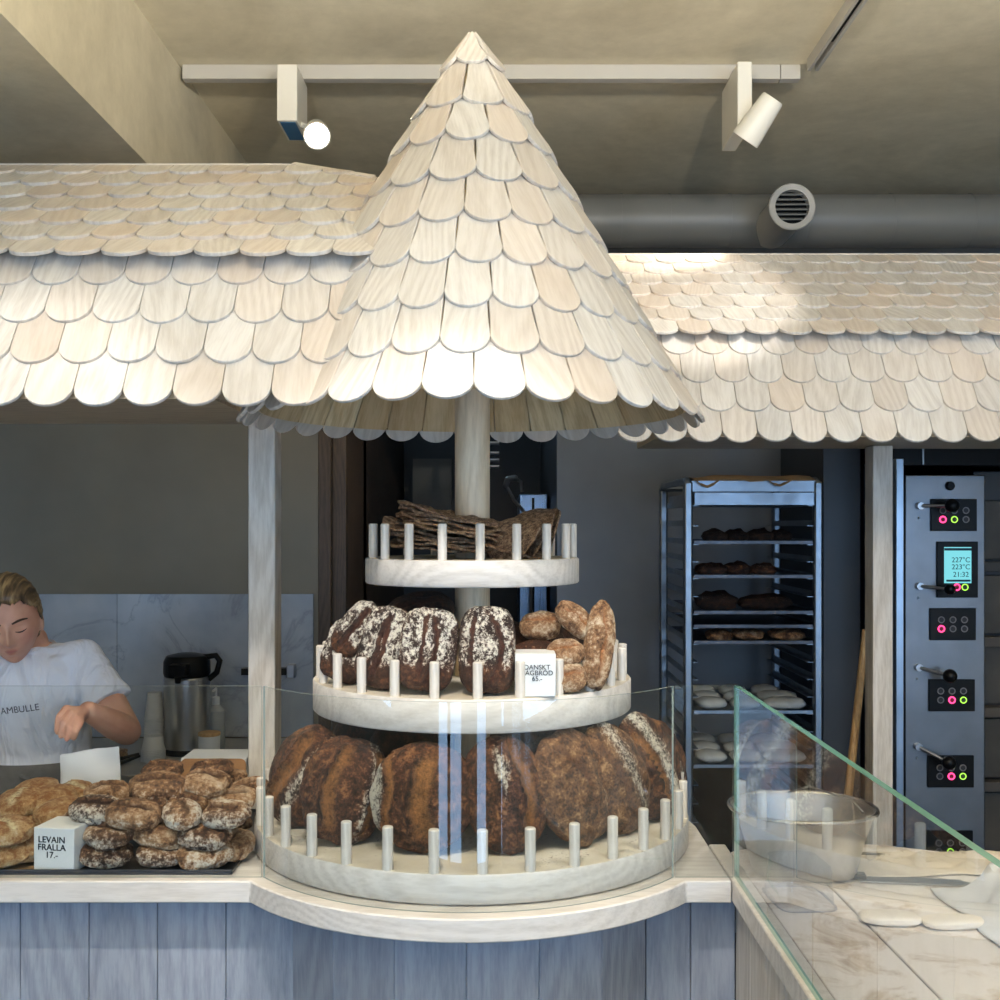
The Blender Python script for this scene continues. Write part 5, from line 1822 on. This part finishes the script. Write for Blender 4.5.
# lettering on the chest
lt = text('shirt_lettering', 'AMBULLE', 0.0245, plain('navy_print', lin(40, 42, 62), 0.8), Matrix.Translation(P(15.5, 711, 2.795)) @ Matrix.Rotation(R(-6), 4, 'Y') @ Matrix.Rotation(PI/2, 4, 'X'), worker, 0.0, bold=0.0)
lt.data.transform(Matrix.Scale(0.92, 4, (1, 0, 0)))
sw = lt.modifiers.new('wrap', 'SHRINKWRAP')
sw.target = so
sw.wrap_method = 'PROJECT'
sw.use_project_z = True
sw.use_positive_direction = True
sw.use_negative_direction = True
sw.use_project_x = False
sw.use_project_y = False
sw.offset = 0.0015
sw.wrap_mode = 'ABOVE_SURFACE'
# apron and trousers
apn = MB()
apn.loft([((BX, 2.985, 0.34), 0.20, 0.15), ((BX, 2.985, 0.62), 0.19, 0.15), ((BX, 2.985, 0.86), 0.182, 0.138), ((BX, 2.985, 0.96), 0.176, 0.136), ((BX, 2.985, 0.975), 0.170, 0.128)], 40)
apn.build('apron', M['apron'], worker)
tie = MB()
tie.tube([(BX+0.03, 2.845, 0.950), (BX+0.06, 2.832, 0.945), (BX+0.085, 2.84, 0.925), (BX+0.06, 2.835, 0.915), (BX+0.045, 2.84, 0.94), (BX+0.03, 2.835, 0.89)], 0.006, 8)
tie.build('apron_tie', M['apron'], worker)
# hair
def hair_mat():
    t = NT('dark_blond_hair')
    tc = t.n('ShaderNodeTexCoord')
    mp = t.n('ShaderNodeMapping')
    mp.inputs['Scale'].default_value = (1.0, 0.12, 0.2)
    t.l(tc.outputs['Object'], mp.inputs[0])
    nz = t.n('ShaderNodeTexNoise', i_Scale=110.0, i_Detail=3.0)
    t.l(mp.outputs[0], nz.inputs['Vector'])
    c = t.ramp(nz.outputs[0], [(0.35, lin(66, 50, 34)), (0.52, lin(112, 88, 60)), (0.68, lin(170, 142, 100))])
    t.bsdf(c, 0.42, 0, nz.outputs[0], 0.6, 0.003)
    return t.m


M['hair'] = hair_mat()
bm = bmesh.new()
bmesh.ops.create_icosphere(bm, subdivisions=5, radius=1)
keep = {}
vs, fs = [], []
for v in bm.verts:
    d_ = v.co.normalized()
    q = head_point(d_)
    # hairline: forehead high, down past the temples to the ears
    line = 0.066-0.9*max(0, abs(q.x)-0.035) if q.y < -0.02 else (0.02-2.2*(q.y+0.02) if q.y < 0.03 else -0.085)
    ok_ = q.z > line
    if ok_:
        e_ = min(1, (q.z-line)/0.012)
        keep[v.index] = len(vs)
        s3 = 0.0016*math.sin(math.atan2(q.x, q.z+0.02)*46)
        vs.append(tuple(q+d_*(0.001+(0.006+0.013*max(0, d_.z))*e_+s3*e_)))
for f_ in bm.faces:
    if all(v.index in keep for v in f_.verts):
        fs.append([keep[v.index] for v in f_.verts])
bm.free()
hr_ = MB()
hr_.add(vs, fs, M=HM)
ho = hr_.build('hair', M['hair'], worker)
s2 = ho.modifiers.new('solid', 'SOLIDIFY')
s2.thickness = 0.010
s2.offset = -1
bun = MB()
bun.ball((0, 0.112, 0.02), (0.036, 0.030, 0.036), 24, M=HM)
bun.build('hair_bun', M['hair'], worker)
# brows and lowered lids
for sx_ in (-1, 1):
    pr = []
    pl_ = []
    for k in range(9):
        u_ = k/8
        x = sx_*(0.014+0.036*u_)
        zb = 0.021+0.006*math.sin(PI*u_*0.8)
        dd = None
        y = -0.094*math.sqrt(max(0.05, 1-(x/0.074)**2-(zb/0.116)**2))-0.0045
        pr.append((x, y, zb))
        x2 = sx_*(0.018+0.027*u_)
        zl = -0.003-0.004*math.sin(PI*u_)
        y2 = -0.094*math.sqrt(max(0.05, 1-(x2/0.074)**2-(zl/0.116)**2))+0.0040-0.0016
        pl_.append((x2, y2, zl))
    bb = MB().tube([HM @ Vector(q) for q in pr], [0.0012+0.0018*math.sin(PI*(0.15+0.75*k/8)) for k in range(9)], 8)
    bb.build('eyebrow', plain('brow_hair', lin(84, 60, 42), 0.8), worker)
    MB().tube([HM @ Vector(q) for q in pl_], [0.0006+0.0012*math.sin(PI*k/8) for k in range(9)], 8).build('eyelash', plain('lash', lin(44, 30, 24), 0.8), worker)
# bun in paper held in her hand
bnp = wrR+Vector((0.082, -0.042, 0.0))
loaf('wrapped_bun', 'golden bun in the hand of the person in the white T-shirt', 'bread roll', None, (0.085, 0.06, 0.045), frame(bnp+Vector((0.0, -0.01, 0.022)), (0, -0.3, 1), R(60)), M['ciabatta'], 230, [], None, sub=4, amp=0.08)
m = MB()
vs, fs = [], []
for j in range(7):
    for k in range(13):
        a = PI*0.95+PI*1.1*k/12
        r_ = 0.030+0.012*j/6+0.003*noise.noise(Vector((k, j, 3)))
        vs.append((bnp.x-0.045+0.10*j/6, bnp.y-0.01+r_*math.cos(a), bnp.z+0.022+r_*0.9*math.sin(a)))
for j in range(6):
    for k in range(12):
        fs.append((j*13+k, j*13+k+1, (j+1)*13+k+1, (j+1)*13+k))
m.add(vs, fs)
o = m.build('paper_wrap', M['paper'])
s2 = o.modifiers.new('solid', 'SOLIDIFY')
s2.thickness = 0.001
tag(o, 'white paper folded under the bun held by the person', 'paper')
